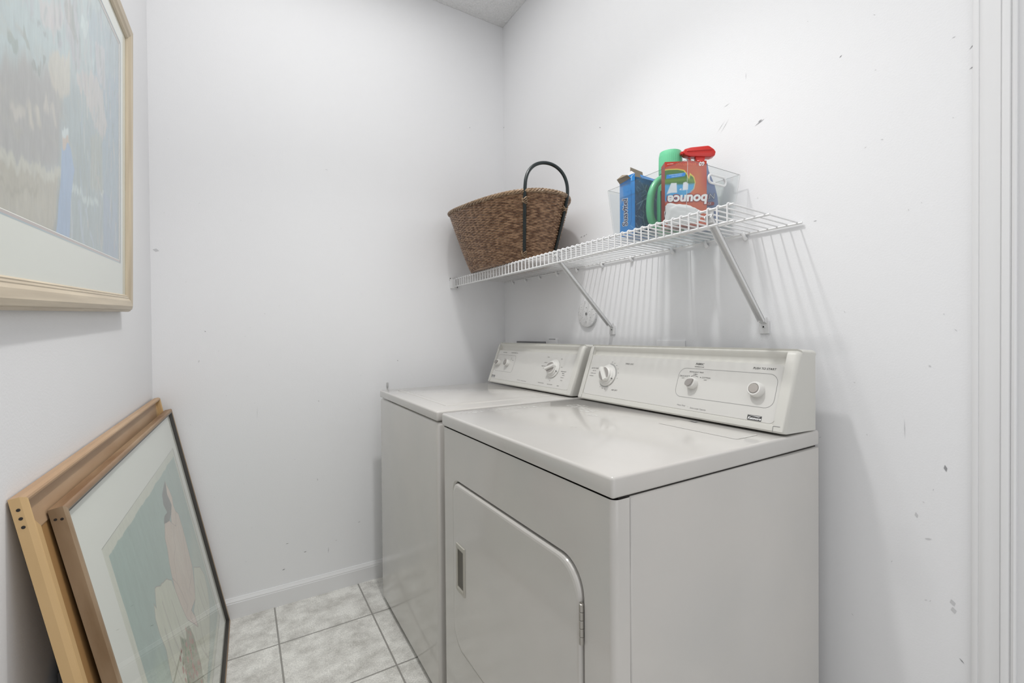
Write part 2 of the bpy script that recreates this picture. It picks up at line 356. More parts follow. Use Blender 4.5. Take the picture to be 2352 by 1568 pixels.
mB = [scratchB(-.778, 1.987, -.008, -.004, .0015), scratchB(-1.425, 1.735, -.03, .01, .0012, 1), scratchB(-1.435, 1.742, -.012, .004, .002, 1), scratchB(-1.318, 1.755, -.03, .035, .0007, 2), scratchB(-1.335, 1.79, .03, -.03, .0006, 2),
      scratchB(-.655, 1.563, -.012, .003, .002), scratchB(-.675, 1.564, -.01, .004, .0022), scratchB(-.69, 1.568, -.008, .002, .0015), scratchB(-1.868, 1.712, -.008, .01, .0008), scratchB(-1.868, 1.673, -.008, .004, .001), scratchB(-1.842, 1.75, -.006, .001, .001, 2),
      scratchB(-1.638, 1.817, -.006, .004, .0012), scratchB(-1.8325, .868, -.002, -.014, .0028), scratchB(-1.765, .955, -.001, -.045, .0006, 2), scratchB(-1.579, 1.432, -.009, 0, .0007), scratchB(-1.806, 1.075, -.004, -.003, .002, 2),
      scratchB(-1.785, .753, -.002, -.012, .0028, 2), scratchB(-1.843, .59, -.004, -.012, .0045, 2), scratchB(-1.845, .575, -.003, -.012, .0045, 2), scratchB(-.004, 2.294, -.004, -.006, .003), scratchB(-1.432, 1.53, -.004, -.001, .0008, 2),
      scratchB(-1.33, 1.83, -.02, .004, .0008, 2), scratchB(-1.80, .70, -.012, .004, .0018, 2), scratchB(-1.855, .475, -.008, -.008, .0012, 1), scratchB(-1.40, 1.9, .0, -.02, .0006, 2)]
for i in range(26): mB.append(scratchB(random.uniform(-1.86, -1.5), random.uniform(.35, 2.2), random.uniform(-.006, .006), random.uniform(-.006, .006), .0007, 2))
mA = [scratchA(-.607, 1.028, .004, -.003, .0022), scratchA(-.206, 2.248, .001, -.006, .0016), scratchA(-.925, 1.893, .014, -.001, .001, 2), scratchA(-1.395, 1.058, -.004, -.012, .0014, 2), scratchA(-.972, .516, .003, -.012, .0018, 2),
      scratchA(-1.115, .145, .012, .003, .0022), scratchA(-1.03, .20, .012, .002, .0018, 1), scratchA(-.90, .22, .01, .0, .0012, 2), scratchA(-1.02, .065, .02, .008, .0022), scratchA(-1.1, .255, .012, 0, .0012), scratchA(-.93, .17, .002, .03, .0008, 1),
      scratchA(-1.535, 1.48, .02, -.004, .006, 2), scratchA(-1.17, 1.245, .006, -.002, .001, 2), scratchA(-1.377, 1.172, .004, -.004, .0016, 1), scratchA(-1.2, .80, .001, .06, .0006, 2), scratchA(-.965, .86, .006, -.002, .0012, 1), scratchA(-.80, .28, .012, .002, .001, 1)]
for i in range(40): mA.append(scratchA(random.uniform(-1.5, -.75), random.uniform(.12, 2.0), random.uniform(-.005, .005), random.uniform(-.004, .004), .0007, 2))
wall('wall_back', (XL - .1, 0, 0), (.1, .1, H), mA)
wall('wall_right', (0, -1.937, 0), (.1, 0, H), mB)
wall('wall_left', (XL - .1, YN, 0), (XL, 0, H))
# near end: a wall with an open doorway towards the hall, and the doorway in the right wall beside the camera
mb = MB(); mb.box((XL - .1, YN - .1, 0), (-1.3, YN, H)); mb.box((-.35, YN - .1, 0), (.1, YN, H)); mb.box((-1.3, YN - .1, 2.05), (-.35, YN, H))
tag(mb.build('wall_near', M_wall), kind='structure')
mb = MB(); mb.box((0, YN, 0), (.1, -2.72, H)); mb.box((0, -2.72, 2.05), (.1, -1.937, H)); tag(mb.build('wall_right_near', M_wall), kind='structure')
mb = MB(); mb.box((XL - .1, YN - .1, -.05), (.1, .1, 0)); tag(mb.build('floor', M_floor), kind='structure')
# ceiling with a sprayed popcorn texture modelled as real relief where it is in view
mb = MB(); mb.box((XL - .1, YN - .1, H), (.1, .1, H + .05))
nx, ny = 190, 120; x0, x1, y0, y1 = -.75, -.001, -.55, -.001
vs = []; 
for j in range(ny):
    for i in range(nx):
        x = x0 + (x1 - x0) * i / (nx - 1); y = y0 + (y1 - y0) * j / (ny - 1)
        n = noise.noise(Vector((x * 150, y * 150, 0))) ; n2 = noise.noise(Vector((x * 320, y * 320, 5)))
        vs.append((x, y, H - .0005 - max(0, n * .006 + n2 * .0025)))
mb.add(vs, [(j * nx + i, j * nx + i + 1, (j + 1) * nx + i + 1, (j + 1) * nx + i) for j in range(ny - 1) for i in range(nx - 1)], 0, True)
tag(mb.build('ceiling', M_ceil, recalc=False), kind='structure')
# baseboards (colonial profile)
bprof = [(0, 0), (-.012, 0), (-.012, .062), (-.0105, .066), (-.011, .069), (-.006, .078), (-.0045, .082), (0, .0825)]
mb = MB(); mb.prism([(p[0], p[1]) for p in bprof], 0, XL + .012, -.002); tag(mb.build('baseboard_back', M_trim), kind='structure')
mb = MB(); mb.prism([(p[0], p[1]) for p in bprof], 1, -1.874, -.013); tag(mb.build('baseboard_right', M_trim), kind='structure')
mb = MB(); mb.prism([(XL - p[0], p[1]) for p in bprof], 1, YN, -.001); tag(mb.build('baseboard_left', M_trim), kind='structure')
# door casing on the right wall, colonial profile (distance off the wall, y)
cas = [(0, -1.8735), (-.007, -1.8745), (-.0085, -1.8765), (-.0085, -1.8835), (-.0070, -1.8845), (-.0080, -1.8860), (-.0100, -1.8900), (-.0112, -1.8960), (-.0110, -1.9020), (-.0125, -1.9110),
       (-.0135, -1.9145), (-.0120, -1.9155), (-.0145, -1.9170), (-.0155, -1.9235), (-.0150, -1.9270), (-.0115, -1.9290), (-.0150, -1.9310), (-.0165, -1.9340), (-.0150, -1.9368), (0, -1.9372)]
mb = MB(); mb.prism(cas, 2, 0, 2.11, sm=True); mb.box((-.016, -2.73, 2.05), (0, -1.9372, 2.11))
tag(mb.build('trim_1', M_trim), kind='structure')
mb = MB(); mb.box((-.006, -1.956, 0), (.1, -1.9366, 2.05)); mb.box((.02, -1.966, 0), (.05, -1.956, 2.05)); mb.box((.012, -1.9572, 1.085), (.04, -1.956, 1.145), 1)
tag(mb.build('door_1', [M_trim, M_steel]), kind='structure')
mb = MB(); mb.box((.1, -2.72, 0), (.104, -1.937, 2.05)); tag(mb.build('door_2', M_trim), kind='structure')
# ceiling light above the machines, just out of the frame
r = empty('ceiling_light', (LX, LY, H), 'bare-bulb ceiling light with round white canopy above the washer and dryer', 'ceiling light')
ml = Matrix.Translation((LX, LY, H)); mb = MB(); mb.lathe([(.02, -.001), (.09, -.001), (.095, -.012), (.02, -.014)], ml, 32); mb.build('canopy', M_brkt, r)
mb = MB(); mb.lathe([(.012, -.014), (.016, -.02), (.016, -.055), (.012, -.06)], ml, 16); mb.build('lamp_holder', M_brkt, r)

# ================================================================== front loading: dryer and washer
def text_frame(P, right, up):
    n = right.cross(up).normalized(); return frame_mat(P, right, up, n)
class Console:
    def __init__(s, y0, y1, x_back=-.0755, name=''):
        s.y0, s.y1 = y0, y1
        s.F0 = Vector((-.2131, 0, .9186)); s.eu = Vector((.0698, 0, .1896)).normalized(); s.n = Vector((-.1896, 0, .0698)).normalized(); s.xb = x_back
    def P(s, rr, up, d=-.003):
        q = s.F0 + s.eu * up + s.n * d; return Vector((q.x, s.y0 - rr, q.z))
    def M(s, rr, up, d=-.003): return frame_mat(s.P(rr, up, d), Vector((0, -1, 0)), s.eu, s.n)
    def body(s, root, lw=.026, rw=.028):
        def lp(d, up): q = s.F0 + s.eu * up + s.n * d; return (q.x, q.z)
        endp = [lp(-.004, -.0005), lp(0, .003), lp(0, .188), lp(-.002, .196), lp(-.008, .2005), (-.138, 1.1085), (s.xb + .004, 1.1045), (s.xb, 1.100), (s.xb, .9125)]
        midp = [lp(-.004, -.0005), lp(0, .003), lp(0, .013), lp(-.0005, .016), lp(-.0035, .0175), lp(-.0035, .1640), lp(-.0048, .1655), lp(-.0130, .1685), lp(-.0140, .1750), lp(-.0100, .184), lp(-.0030, .190), lp(-.001, .195), lp(-.008, .2005), (-.138, 1.1085), (s.xb + .004, 1.1045), (s.xb, 1.100), (s.xb, .9125)]
        mb = MB(); L = s.y0 - s.y1
        # rounded ends: scale the profile slightly inwards near the outer corner
        def sect(prof, y, k):
            cx = sum(p[0] for p in prof) / len(prof); out = []
            for x, z in prof:
                xx = x + (k if x < s.xb - .01 else 0); zz = z - (k if z > 1.05 else 0); out.append((xx, y, zz))
            return out
        def skin(secs):
            n = len(secs[0]); vs = [v for q in secs for v in q]; fs = []
            for a in range(len(secs) - 1):
                for i in range(n): fs.append((a * n + i, a * n + (i + 1) % n, (a + 1) * n + (i + 1) % n, (a + 1) * n + i))
            mb.add(vs, fs, 0, True); mb.add(vs, [tuple(range(n)), tuple((len(secs) - 1) * n + i for i in range(n))], 0, False)
        R = .012
        def arc(y, d): return [(y + d * R * (1 - math.cos(t)), R * (1 - math.sin(t)) * .8) for t in [0, .25, .55, .9, 1.25, 1.57]]
        skin([sect(endp, yy, kk) for yy, kk in arc(s.y0, -1)] + [sect(endp, s.y0 - lw, 0)])
        skin([sect(endp, s.y1 + rw, 0)] + [sect(endp, yy, kk) for yy, kk in arc(s.y1, 1)[::-1]])
        mb.prism(midp, 1, s.y1 + rw, s.y0 - lw, sm=True)
        # little seam lines where the top rail meets the end caps
        return mb.build('control_console', M_cons, root)
    def faceplate(s, root, lw, rw):
        mb = MB(); L = s.y0 - s.y1
        w = L - lw - rw; pts = []
        for cx, cy, a0 in ((lw + .014, .0325, 180), (L - rw - .014, .0325, 270), (L - rw - .014, .149, 0), (lw + .014, .149, 90)):
            for k in range(7):
                t = math.radians(a0 + 15 * k); pts.append((cx + .0135 * math.cos(t), cy + .0135 * math.sin(t)))
        m = s.M(0, 0, -.0034); n = len(pts)
        vs = [m @ Vector((x, y, 0)) for x, y in pts] + [m @ Vector((x, y, .0006)) for x, y in pts]
        mb.add(vs, [tuple(range(n, 2 * n))] + [(i, (i + 1) % n, n + (i + 1) % n, n + i) for i in range(n)])
        return mb.build('face_plate', M_panel, root)
def rrect(u0, u1, v0, v1, r, k=6):
    pts = []
    for cx, cy, a0 in ((u1 - r, v1 - r, 0), (u0 + r, v1 - r, 90), (u0 + r, v0 + r, 180), (u1 - r, v0 + r, 270)):
        for i in range(k + 1):
            t = math.radians(a0 + 90 * i / k); pts.append((cx + r * math.cos(t), cy + r * math.sin(t)))
    return pts
def outline(mb, m, pts, w, z=0, mi=0):
    n = len(pts); c = []
    for i in range(n):
        a = Vector(pts[i - 1]); b = Vector(pts[(i + 1) % n]); t = (b - a).normalized(); nn = Vector((-t.y, t.x)); p = Vector(pts[i])
        c.append((p + nn * w / 2, p - nn * w / 2))
    vs = [m @ Vector((*q[0], z)) for q in c] + [m @ Vector((*q[1], z)) for q in c]
    mb.add(vs, [(i, (i + 1) % n, n + (i + 1) % n, n + i) for i in range(n)], mi)
def big_knob(root, m, ang, name='timer_knob'):
    m = m @ Matrix.Diagonal((1.16, 1.16, 1, 1))
    mb = MB(); mb.lathe([(.0, 0), (.0325, 0), (.0335, .002), (.0325, .0045), (.0285, .0055), (.0275, .009), (.0265, .0105), (.020, .0115), (0, .0115)], m, 40)
    k = mb.build(name, M_knob, root)
    mb = MB(); mb.lathe([(0, .011), (.0225, .011), (.0222, .0175), (.0200, .0195), (0, .0195)], m, 36)
    R = m @ Matrix.Rotation(ang, 4, 'Z')
    for w_, h_ in ((.0062, .0245), (.0050, .0270), (.0035, .0282)):
        pr = [(-.0215, -w_), (.0215, -w_), (.0245, 0), (.0215, w_), (-.0215, w_), (-.0235, 0)]
        mb.prism([(x, y) for x, y in pr], 2, .011, h_, mat=R)
    mb.build('grip', M_knob, k)
    mb = MB()
    for sg in (1, -1):
        pts = [(.0185 * math.cos(t), sg * (.0072 + .0110 * math.sin(t))) for t in [math.pi * i / 10 for i in range(11)]]
        mb.prism(pts, 2, .0192, .0204, mat=R)
    mb.build('inlay', M_grey, k, 'grey half-moon inlays')
    mb = MB(); mb.box((-.0010, .0245, .0057), (.0010, .0300, .0100), mat=m @ Matrix.Rotation(-1.9, 4, 'Z')); mb.build('pointer_mark', M_ink, k)
    return k
def small_knob(root, m, ang, r=.0165, name='selector_knob'):
    mb = MB(); mb.lathe([(0, 0), (r, 0), (r, .003), (r * .93, .013), (r * .85, .0155), (0, .0155)], m, 32)
    k = mb.build(name, M_knob, root)
    R = m @ Matrix.Rotation(ang, 4, 'Z')
    pts = [(.85 * r * math.cos(t), .58 * r * math.sin(t)) for t in [2 * math.pi * i / 20 for i in range(20)]]
    pts = [(x, y if x < 0 else y * (1 - .55 * x / (.85 * r))) for x, y in pts]
    mb = MB(); mb.prism(pts, 2, .0155, .0200, mat=R); mb.build('inlay', M_grey, k, 'grey teardrop inlay')
    return k

# ---------------- dryer
D0, D1, DX, DB = -.8819, -1.6186, -.7329, -.0585
dry = empty('dryer', ((DX + DB) / 2, (D0 + D1) / 2, 0), 'bisque front-loading clothes dryer nearest the camera, with push to start console', 'dryer')
# cabinet front panel with a cut-out (ring mesh) and rounded vertical edges
def front_panel(y0, y1, x, xs, z0, z1, r, hole, depth, root):
    mb = MB()
    ya, yb = y0 - r, y1 + r       # flat part spans yb..ya
    # ring between hole outline and the flat rectangle
    cx = sum(p[0] for p in hole) / len(hole); cz = sum(p[1] for p in hole) / len(hole); out = []
    for (y, z) in hole:
        dy, dz = y - cx, z - cz
        ty = ((ya - cx) / dy) if dy > 0 else ((yb - cx) / dy) if dy < 0 else 1e9
        tz = ((z1 - cz) / dz) if dz > 0 else ((z0 - cz) / dz) if dz < 0 else 1e9
        t = min(ty, tz); out.append((cx + dy * t, cz + dz * t))
    # snap nearest samples to the corners
    for c in ((ya, z1), (ya, z0), (yb, z1), (yb, z0)):
        k = min(range(len(out)), key=lambda i: (out[i][0] - c[0]) ** 2 + (out[i][1] - c[1]) ** 2); out[k] = c
    n = len(hole)
    vs = [(x, y, z) for y, z in out] + [(x, y, z) for y, z in hole]
    fs = [(i, (i + 1) % n, n + (i + 1) % n, n + i) for i in range(n)]
    mb.add(vs, fs)
    def shrink(d, xx): return [(xx, cx + (y - cx) * (1 - d / max(abs(y - cx), .05)) if abs(y - cx) > 1e-6 else y, cz + (z - cz) * (1 - d / max(abs(z - cz), .05))) for y, z in hole]
    rings = [[(x, y, z) for y, z in hole], shrink(.0015, x + .0008), shrink(.004, x + .004), shrink(.005, x + depth)]
    for a in range(3):
        mb.add(rings[a] + rings[a + 1], [(i, (i + 1) % n, n + (i + 1) % n, n + i) for i in range(n)], 0, True)
    mb.add(rings[3], [tuple(range(n))], 1)
    for s_, ye in ((1, y0), (-1, y1)):
        p = [(xs, ye)] + [(x + r * (1 - math.cos(t)), ye - s_ * r * (1 - math.sin(t))) for t in [math.pi / 2 * (1 - i / 6) for i in range(7)]]
        m = len(p); mb.add([(a, b, z0) for a, b in p] + [(a, b, z1) for a, b in p], [(i, i + 1, m + i + 1, m + i) for i in range(m - 1)], 0, True)
    return mb.build('front_panel', [M_enam, M_dark], root)
hole = []
for cy, cz, r, a0 in ((-.953 - .034, .733 - .034, .034, 0), (-1.5415 + .062, .733 - .062, .062, 90), (-1.5415 + .062, .250 + .062, .062, 180), (-.953 - .062, .250 + .062, .062, 270)):
    for k in range(10):
        t = math.radians(a0 + 10 * k)
        hole.append((cy + r * math.cos(t), cz + r * math.sin(t)))
# densify straight runs so that ring quads stay well shaped
hd = []
for i in range(len(hole)):
    a, b = hole[i], hole[(i + 1) % len(hole)]; L = math.hypot(b[0] - a[0], b[1] - a[1]); k = max(1, int(L / .03))
    for j in range(k): hd.append((a[0] + (b[0] - a[0]) * j / k, a[1] + (b[1] - a[1]) * j / k))
hole = hd
front_panel(D0, D1, DX, -.6975, .015, .871, .012, hole, .012, dry)
mb = MB(); mb.box((-.6955, D1, .012), (DB, D0, .871), 0, .003, 1); mb.box((-.72, D1 + .004, .02), (DB - .01, D0 - .004, .873), 1); mb.build('cabinet', [M_enam, M_dark], dry)
# door: rounded slab with a rolled edge
def door_ring(d, xx):
    cy, cz = (-.953 - 1.5415) / 2, .4915
    return [(xx, y - math.copysign(min(d, abs(y - cy)), y - cy), z - math.copysign(min(d, abs(z - cz)), z - cz)) for y, z in hole]
mb = MB(); rs = [door_ring(.0075, DX + .010), door_ring(.0075, DX + .001), door_ring(.0085, DX - .0022), door_ring(.0115, DX - .0042), door_ring(.016, DX - .005)]; n = len(hole)
for a in range(4): mb.add(rs[a] + rs[a + 1], [(i, (i + 1) % n, n + (i + 1) % n, n + i) for i in range(n)], 0, True)
mb.add(rs[4], [tuple(range(n))])
dd = mb.build('door', M_enam, dry)
# recessed pull near the left edge of the door
mb = MB(); hy0, hy1, hz0, hz1 = -.9895, -1.0445, .425, .5600; xf = DX - .0052
out = [(hy0, hz0), (hy0, hz1), (hy1, hz1), (hy1, hz0)]
def rect(i, xx, fr=1): return [(xx, hy0 - i, hz0 + i * fr), (xx, hy0 - i, hz1 - i * fr), (xx, hy1 + i, hz1 - i * fr), (xx, hy1 + i, hz0 + i * fr)]
R4 = [rect(0, xf), rect(.0015, xf - .003), rect(.007, xf - .0035, 1.5), rect(.0095, xf - .0015, 1.6)]
for a in range(3): mb.add(R4[a] + R4[a + 1], [(i, (i + 1) % 4, 4 + (i + 1) % 4, 4 + i) for i in range(4)])
mb.add(R4[3] + rect(.011, xf - .0002, 1.7), [(i, (i + 1) % 4, 4 + (i + 1) % 4, 4 + i) for i in range(4)] , 1)
mb.add(rect(.011, xf - .0002, 1.7), [(0, 1, 2, 3)], 1)
mb.build('handle', [mat('handle_trim', (.46, .44, .39), .35, .5), mat('handle_recess', (.12, .11, .095), .5)], dd, 'recessed handle with dark pocket')
mb = MB(); z = .5870
for k in range(5): mb.lathe([(.0038, 0), (.0045, .0006), (.0045, .0138), (.0038, .0144)], Matrix.Translation((DX - .004, -1.5375, z + k * .0150)), 12)
mb.box((DX - .003, -1.5405, z), (DX - .001, -1.530, z + .075)); mb.build('hinge', M_steel, dd, 'small steel hinge')
# top
mb = MB(); mb.box((DX - .004, D1 - .001, .8735), (DB, D0 + .001, .9110), 0, .0065, 4)
top = mb.build('top_panel', M_enam, dry)
mb = MB(); mb.add([(-.318, -1.354, .9113), (-.318, -1.565, .9113), (-.313, -1.571, .9113), (-.24, -1.571, .9113), (-.24, -1.354, .9113),
                   (-.316, -1.354, .9122), (-.316, -1.564, .9122), (-.312, -1.569, .9122), (-.24, -1.569, .9122), (-.24, -1.354, .9122)],
                  [(5, 6, 7, 8, 9), (0, 1, 6, 5), (1, 2, 7, 6), (2, 3, 8, 7), (3, 4, 9, 8), (4, 0, 5, 9)])
mb.add([(-.3195, -1.352, .9112), (-.3195, -1.5655, .9112), (-.3175, -1.565, .9112), (-.3175, -1.352, .9112)], [(0, 1, 2, 3)], 1)
mb.add([(-.3195, -1.5655, .9112), (-.314, -1.5725, .9112), (-.3135, -1.571, .9112), (-.3175, -1.565, .9112)], [(0, 1, 2, 3)], 1)
mb.add([(-.314, -1.5725, .9112), (-.24, -1.5725, .9112), (-.24, -1.571, .9112), (-.3135, -1.571, .9112)], [(0, 1, 2, 3)], 1)
mb.add([(-.226, -1.372, .9125), (-.232, -1.398, .9125), (-.216, -1.398, .9125)], [(0, 1, 2)], 2)
mb.build('lint_door', [M_enam, mat('seam_shadow_line', (.18, .17, .15), .6), M_ink2], dry)
# worn glossy spill marks left on the top
M_spill = mat('dried_detergent', (.78, .77, .74), .18, .6, coat=.4)
BZ = [.91115]
_n = M_spill.node_tree; _b = _n.nodes['Principled BSDF']; _t = _n.nodes.new('ShaderNodeTexCoord'); _m = _n.nodes.new('ShaderNodeMapping'); _m.inputs['Scale'].default_value = (150, 45, 1)
_o = _n.nodes.new('ShaderNodeTexNoise'); _o.inputs['Scale'].default_value = 1; _o.inputs['Detail'].default_value = 5; _r = _n.nodes.new('ShaderNodeMapRange'); _r.inputs[1].default_value = .42; _r.inputs[2].default_value = .62
_n.links.new(_t.outputs['Object'], _m.inputs[0]); _n.links.new(_m.outputs[0], _o.inputs['Vector']); _n.links.new(_o.outputs[0], _r.inputs[0]); _n.links.new(_r.outputs[0], _b.inputs['Alpha'])
def blob(mb, cx, cy, rx, ry, z, n=40, j=.35, mi=0):
    BZ[0] += .00003; z = BZ[0]; f1, f2, f3 = random.uniform(0, 6), random.uniform(0, 6), random.uniform(0, 6)
    p = [(cx + rx * math.cos(t) * (1 + j * (.5 * math.sin(3 * t + f1) + .3 * math.sin(7 * t + f2))), cy + ry * math.sin(t) * (1 + j * (.5 * math.sin(2 * t + f3) + .4 * math.sin(9 * t + f1))), z) for t in [2 * math.pi * i / n for i in range(n)]]
    mb.add([(cx, cy, z)] + p, [(0, 1 + (i + 1) % n, 1 + i) if rx * ry < 0 else (0, 1 + i, 1 + (i + 1) % n) for i in range(n)], mi)
mb = MB()
blob(mb, -.325, -1.03, .018, .07, .91125); blob(mb, -.34, -1.10, .028, .03, .91125); blob(mb, -.295, -1.00, .01, .03, .91125, j=.5); blob(mb, -.385, -1.16, .012, .02, .91125, j=.5)
mb.build('detergent_mark', M_spill, dry, 'wide whitish dried detergent mark'); mb = MB()
blob(mb, -.66, -.925, .045, .012, .91125); blob(mb, -.52, -.93, .07, .009, .91125, j=.6); blob(mb, -.44, -.94, .04, .007, .91125, j=.6); blob(mb, -.53, -.99, .01, .006, .91125, j=.5)
mb.build('detergent_mark', M_spill, dry, 'thin whitish streak along the far edge')
mb = MB(); blob(mb, -.535, -1.265, .009, .009, .91125); mb.build('detergent_mark', M_spill, dry, 'small white spot')
# console
DC = Console(D0, D1); DC.body(dry); DC.faceplate(dry, .026, .028)
big_knob(dry, DC.M(.1269, .093, -.0028), math.radians(128))
small_knob(dry, DC.M(.4693, .095, -.0028), math.radians(40), name='temperature_knob')
m = DC.M(.6533, .0954, -.0028) @ Matrix.Diagonal((.92, .92, 1, 1))
mb = MB(); mb.lathe([(0, 0), (.0205, 0), (.0205, .0035), (.0195, .014), (.0175, .0175), (.0140, .0175), (.0135, .012), (0, .012)], m, 36); pb = mb.build('start_button', M_knob, dry)
mb = MB(); mb.lathe([(0, .012), (.0130, .012), (.0128, .0180), (.0120, .0190), (0, .0192)], m, 32); mb.build('button_cap', mat('brushed_button', (.42, .39, .36), .35, .5), pb, 'brushed grey-brown cap')
mb = MB(); Z = -.0025
def T(txt, r, u, size, mi=0, shear=.25, sx=1.05, C=DC, al='CENTER', bold=.0): mb.text(txt, size * .85, C.M(r, u, Z), mi, al, shear, 0, bold, sx)
T('TIMED DRY', .214, .1385, .0082); T('AUTO DRY', .0555, .1143, .0082); T('AIR DRY', .176, .0450, .0082)
T('VERY DRY', .0550, .1050, .0048); T('NORMAL DRY', .0520, .0955, .0048); T('MORE DRY', .0470, .0860, .0048)
mb_timer = mb; mb = MB()
T('FABRIC', .4775, .1525, .0090, bold=.0002); T('TEMPERATURE', .4775, .1443, .0053); T('PERMANENT PRESS', .4725, .1285, .0060); T('MEDIUM', .4705, .1222, .0042)
T('DELICATE', .4335, .1145, .0070); T('LOW', .4330, .1085, .0042); T('COTTON', .5060, .1143, .0070); T('HIGH', .5050, .1083, .0042)
mb_temp = mb; mb = MB()
T('PUSH TO START', .6600, .1505, .0087, bold=.0001)
mb_push = mb; mb = MB()
T('Heavy Duty', .4470, .0300, .0066, 1); T('\u2022', .4700, .0285, .0066, 1); T('Extra Large Capacity', .5020, .0265, .0066, 1)
mb_cap = mb; mb = mb_timer
for a, t in ((82, '60'), (66, '50'), (50, '40'), (32, '30'), (14, '20'), (-8, '10'), (-118, '10'), (-102, '20'), (-86, '30')):
    T(t, .1269 + .0485 * math.cos(math.radians(a)), .093 + .0485 * math.sin(math.radians(a)), .0045)
m0 = DC.M(.1269, .093, Z)
def arcband(a0, a1, r0, r1, mi, m=m0):
    k = 14; A = [math.radians(a0 + (a1 - a0) * i / k) for i in range(k + 1)]
    mb.add([m @ Vector((r0 * math.cos(t), r0 * math.sin(t), 0)) for t in A] + [m @ Vector((r1 * math.cos(t), r1 * math.sin(t), 0)) for t in A], [(i, i + 1, k + 2 + i, k + 1 + i) for i in range(k)], mi)
arcband(-2, 90, .037, .0435, 2); arcband(-128, -68, .037, .0425, 2); arcband(165, 198, .038, .0425, 2); arcband(-55, -3, .040, .0408, 1)
mb = mb_temp
arcband(60, 120, .0225, .0235, 0, DC.M(.4693, .095, Z))
for a in (45, 84, 130): arcband(a - 2.5, a + 2.5, .0265, .0288, 0, DC.M(.4693, .095, Z))
outline(mb, DC.M(0, 0, Z), rrect(.4165, .6985, .0540, .1385, .022), .0009, 0, 1)
LM = [M_ink, M_ink2, mat('pale_grey_print', (.45, .45, .44), .5)]
mb_temp.build('temperature_lettering', LM, dry); mb_timer.build('timer_lettering', LM, dry); mb_push.build('start_lettering', LM, dry); mb_cap.build('capacity_lettering', LM, dry)
def badge(root, C, r, u, w, h, s):
    mb = MB(); m = C.M(r, u, -.0028); pts = rrect(-w / 2, w / 2, -h / 2, h / 2, h * .12, 3)
    mb.add([m @ Vector((x, y, .0006)) for x, y in pts], [tuple(range(len(pts)))]); b = mb
    mb.add([m @ Vector(p) for p in ((-w * .48, h * .42, .0008), (w * .30, h * .22, .0008), (w * .46, h * .46, .0008), (w * .30, h * .36, .0008))], [(0, 1, 2, 3)], 1)
    mb.text('Kenmore', s, frame_mat(m @ Vector((0, -h * .12, .0009)), Vector((0, -1, 0)), C.eu, C.n), 1, 'CENTER', .3, 0, .0003, 1.0)
    return mb.build('badge', [M_ink, M_white], root, 'small black name badge')
badge(dry, DC, .6600, .0263, .035, .0125, .0085)
mb = MB()
for (r1, u1), (r2, u2) in (((.026, .0005), (.0262, .014)), ((.026, .196), (.0262, .166)), ((.7090, .0005), (.7088, .014)), ((.7090, .014), (.724, .0145))):
    a, b = DC.P(r1, u1, .0004), DC.P(r2, u2, .0004); mb = MB(); mb.tube([a, b], .0006, 5); mb.build('seam', M_ink2, dry)

# ---------------- washer
W0, W1, WX, WB = -.1835, -.8475, -.7388, -.0585
wsh = empty('washing_machine', ((WX + WB) / 2, (W0 + W1) / 2, 0), 'bisque top-loading washing machine in the corner, behind the dryer', 'washing machine')
mb = MB(); mb.box((WX, W1, .012), (WB, W0, .8765), 0, .012, 5); mb.box((WX + .02, W1 + .02, .0), (WB - .02, W0 - .02, .885), 1); mb.build('cabinet', [M_enam, M_dark], wsh)
mb = MB(); mb.box((WX - .001, W1 - .001, .8795), (WB, W0 + .001, .9110), 0, .0065, 4); mb.build('top_panel', M_enam, wsh)
mb = MB(); mb.box((-.674, -.765, .905), (-.243, -.225, .9140), 0, .004, 3); lid = mb.build('lid', M_enam, wsh)
mb = MB()
pts = [(-.25 - .004 * i, -.25 - .008 * i) for i in range(1)]
outline(mb, Matrix.Translation((0, 0, .9142)), rrect(-.655, -.262, -.745, -.245, .02), .0012)
outline(mb, Matrix.Translation((0, 0, .9142)), rrect(-.34, -.30, -.40, -.30, .015), .0008)
outline(mb, Matrix.Translation((0, 0, .9142)), rrect(-.365, -.345, -.475, -.44, .009), .0008)
mb.build('pressed_outline', mat('pressed_line', (.52, .51, .47), .4), lid)
WC = Console(W0, W1); WC.body(wsh); WC.faceplate(wsh, .026, .028)
big_knob(wsh, WC.M(.5101, .0975, -.0028), math.radians(20), 'timer_knob')
small_knob(wsh, WC.M(.0600, .1000, -.0028), math.radians(15), .0165, 'water_level_knob'); small_knob(wsh, WC.M(.1430, .1020, -.0028), math.radians(75), .0165, 'temperature_knob')
mb = MB()
def T2(txt, r, u, size, mi=0): T(txt, r, u, size, mi, C=WC)
T2('WATER LEVEL', .0890, .1530, .0062); T2('WATER TEMPERATURE', .1760, .1535, .0062)
for t, r, u in (('HIGH', .104, .1225), ('LOW', .104, .1165), ('HOT', .163, .128), ('COLD', .164, .122), ('WARM', .180, .117), ('LOW', .043, .078)): T2(t, r, u, .0045)
outline(mb, WC.M(0, 0, Z), rrect(.0330, .2010, .0590, .1410, .016), .0008, 0, 1)
mb.build('water_lettering', [M_ink, M_ink2], wsh); mb = MB()
for t, r, u, s_ in (('SHORT', .455, .1440, .0052), ('REGULAR', .446, .1200, .0052), ('HEAVY DUTY', .440, .1040, .0070), ('NORMAL', .446, .0950, .0048), ('SOAK', .546, .1400, .0048), ('SPIN', .560, .1060, .0048), ('PERMANENT', .5800, .0890, .0066), ('PRESS', .580, .0815, .0066), ('NORMAL', .584, .0740, .0045), ('REGULAR', .580, .0650, .0045), ('SHORT', .581, .0530, .0045), ('OFF', .507, .0460, .0045)): T2(t, r, u, s_)
arcband(0, 359.9, .0375, .0385, 1, WC.M(.5101, .0975, Z))
mb.build('timer_lettering', [M_ink, M_ink2], wsh); mb = MB()
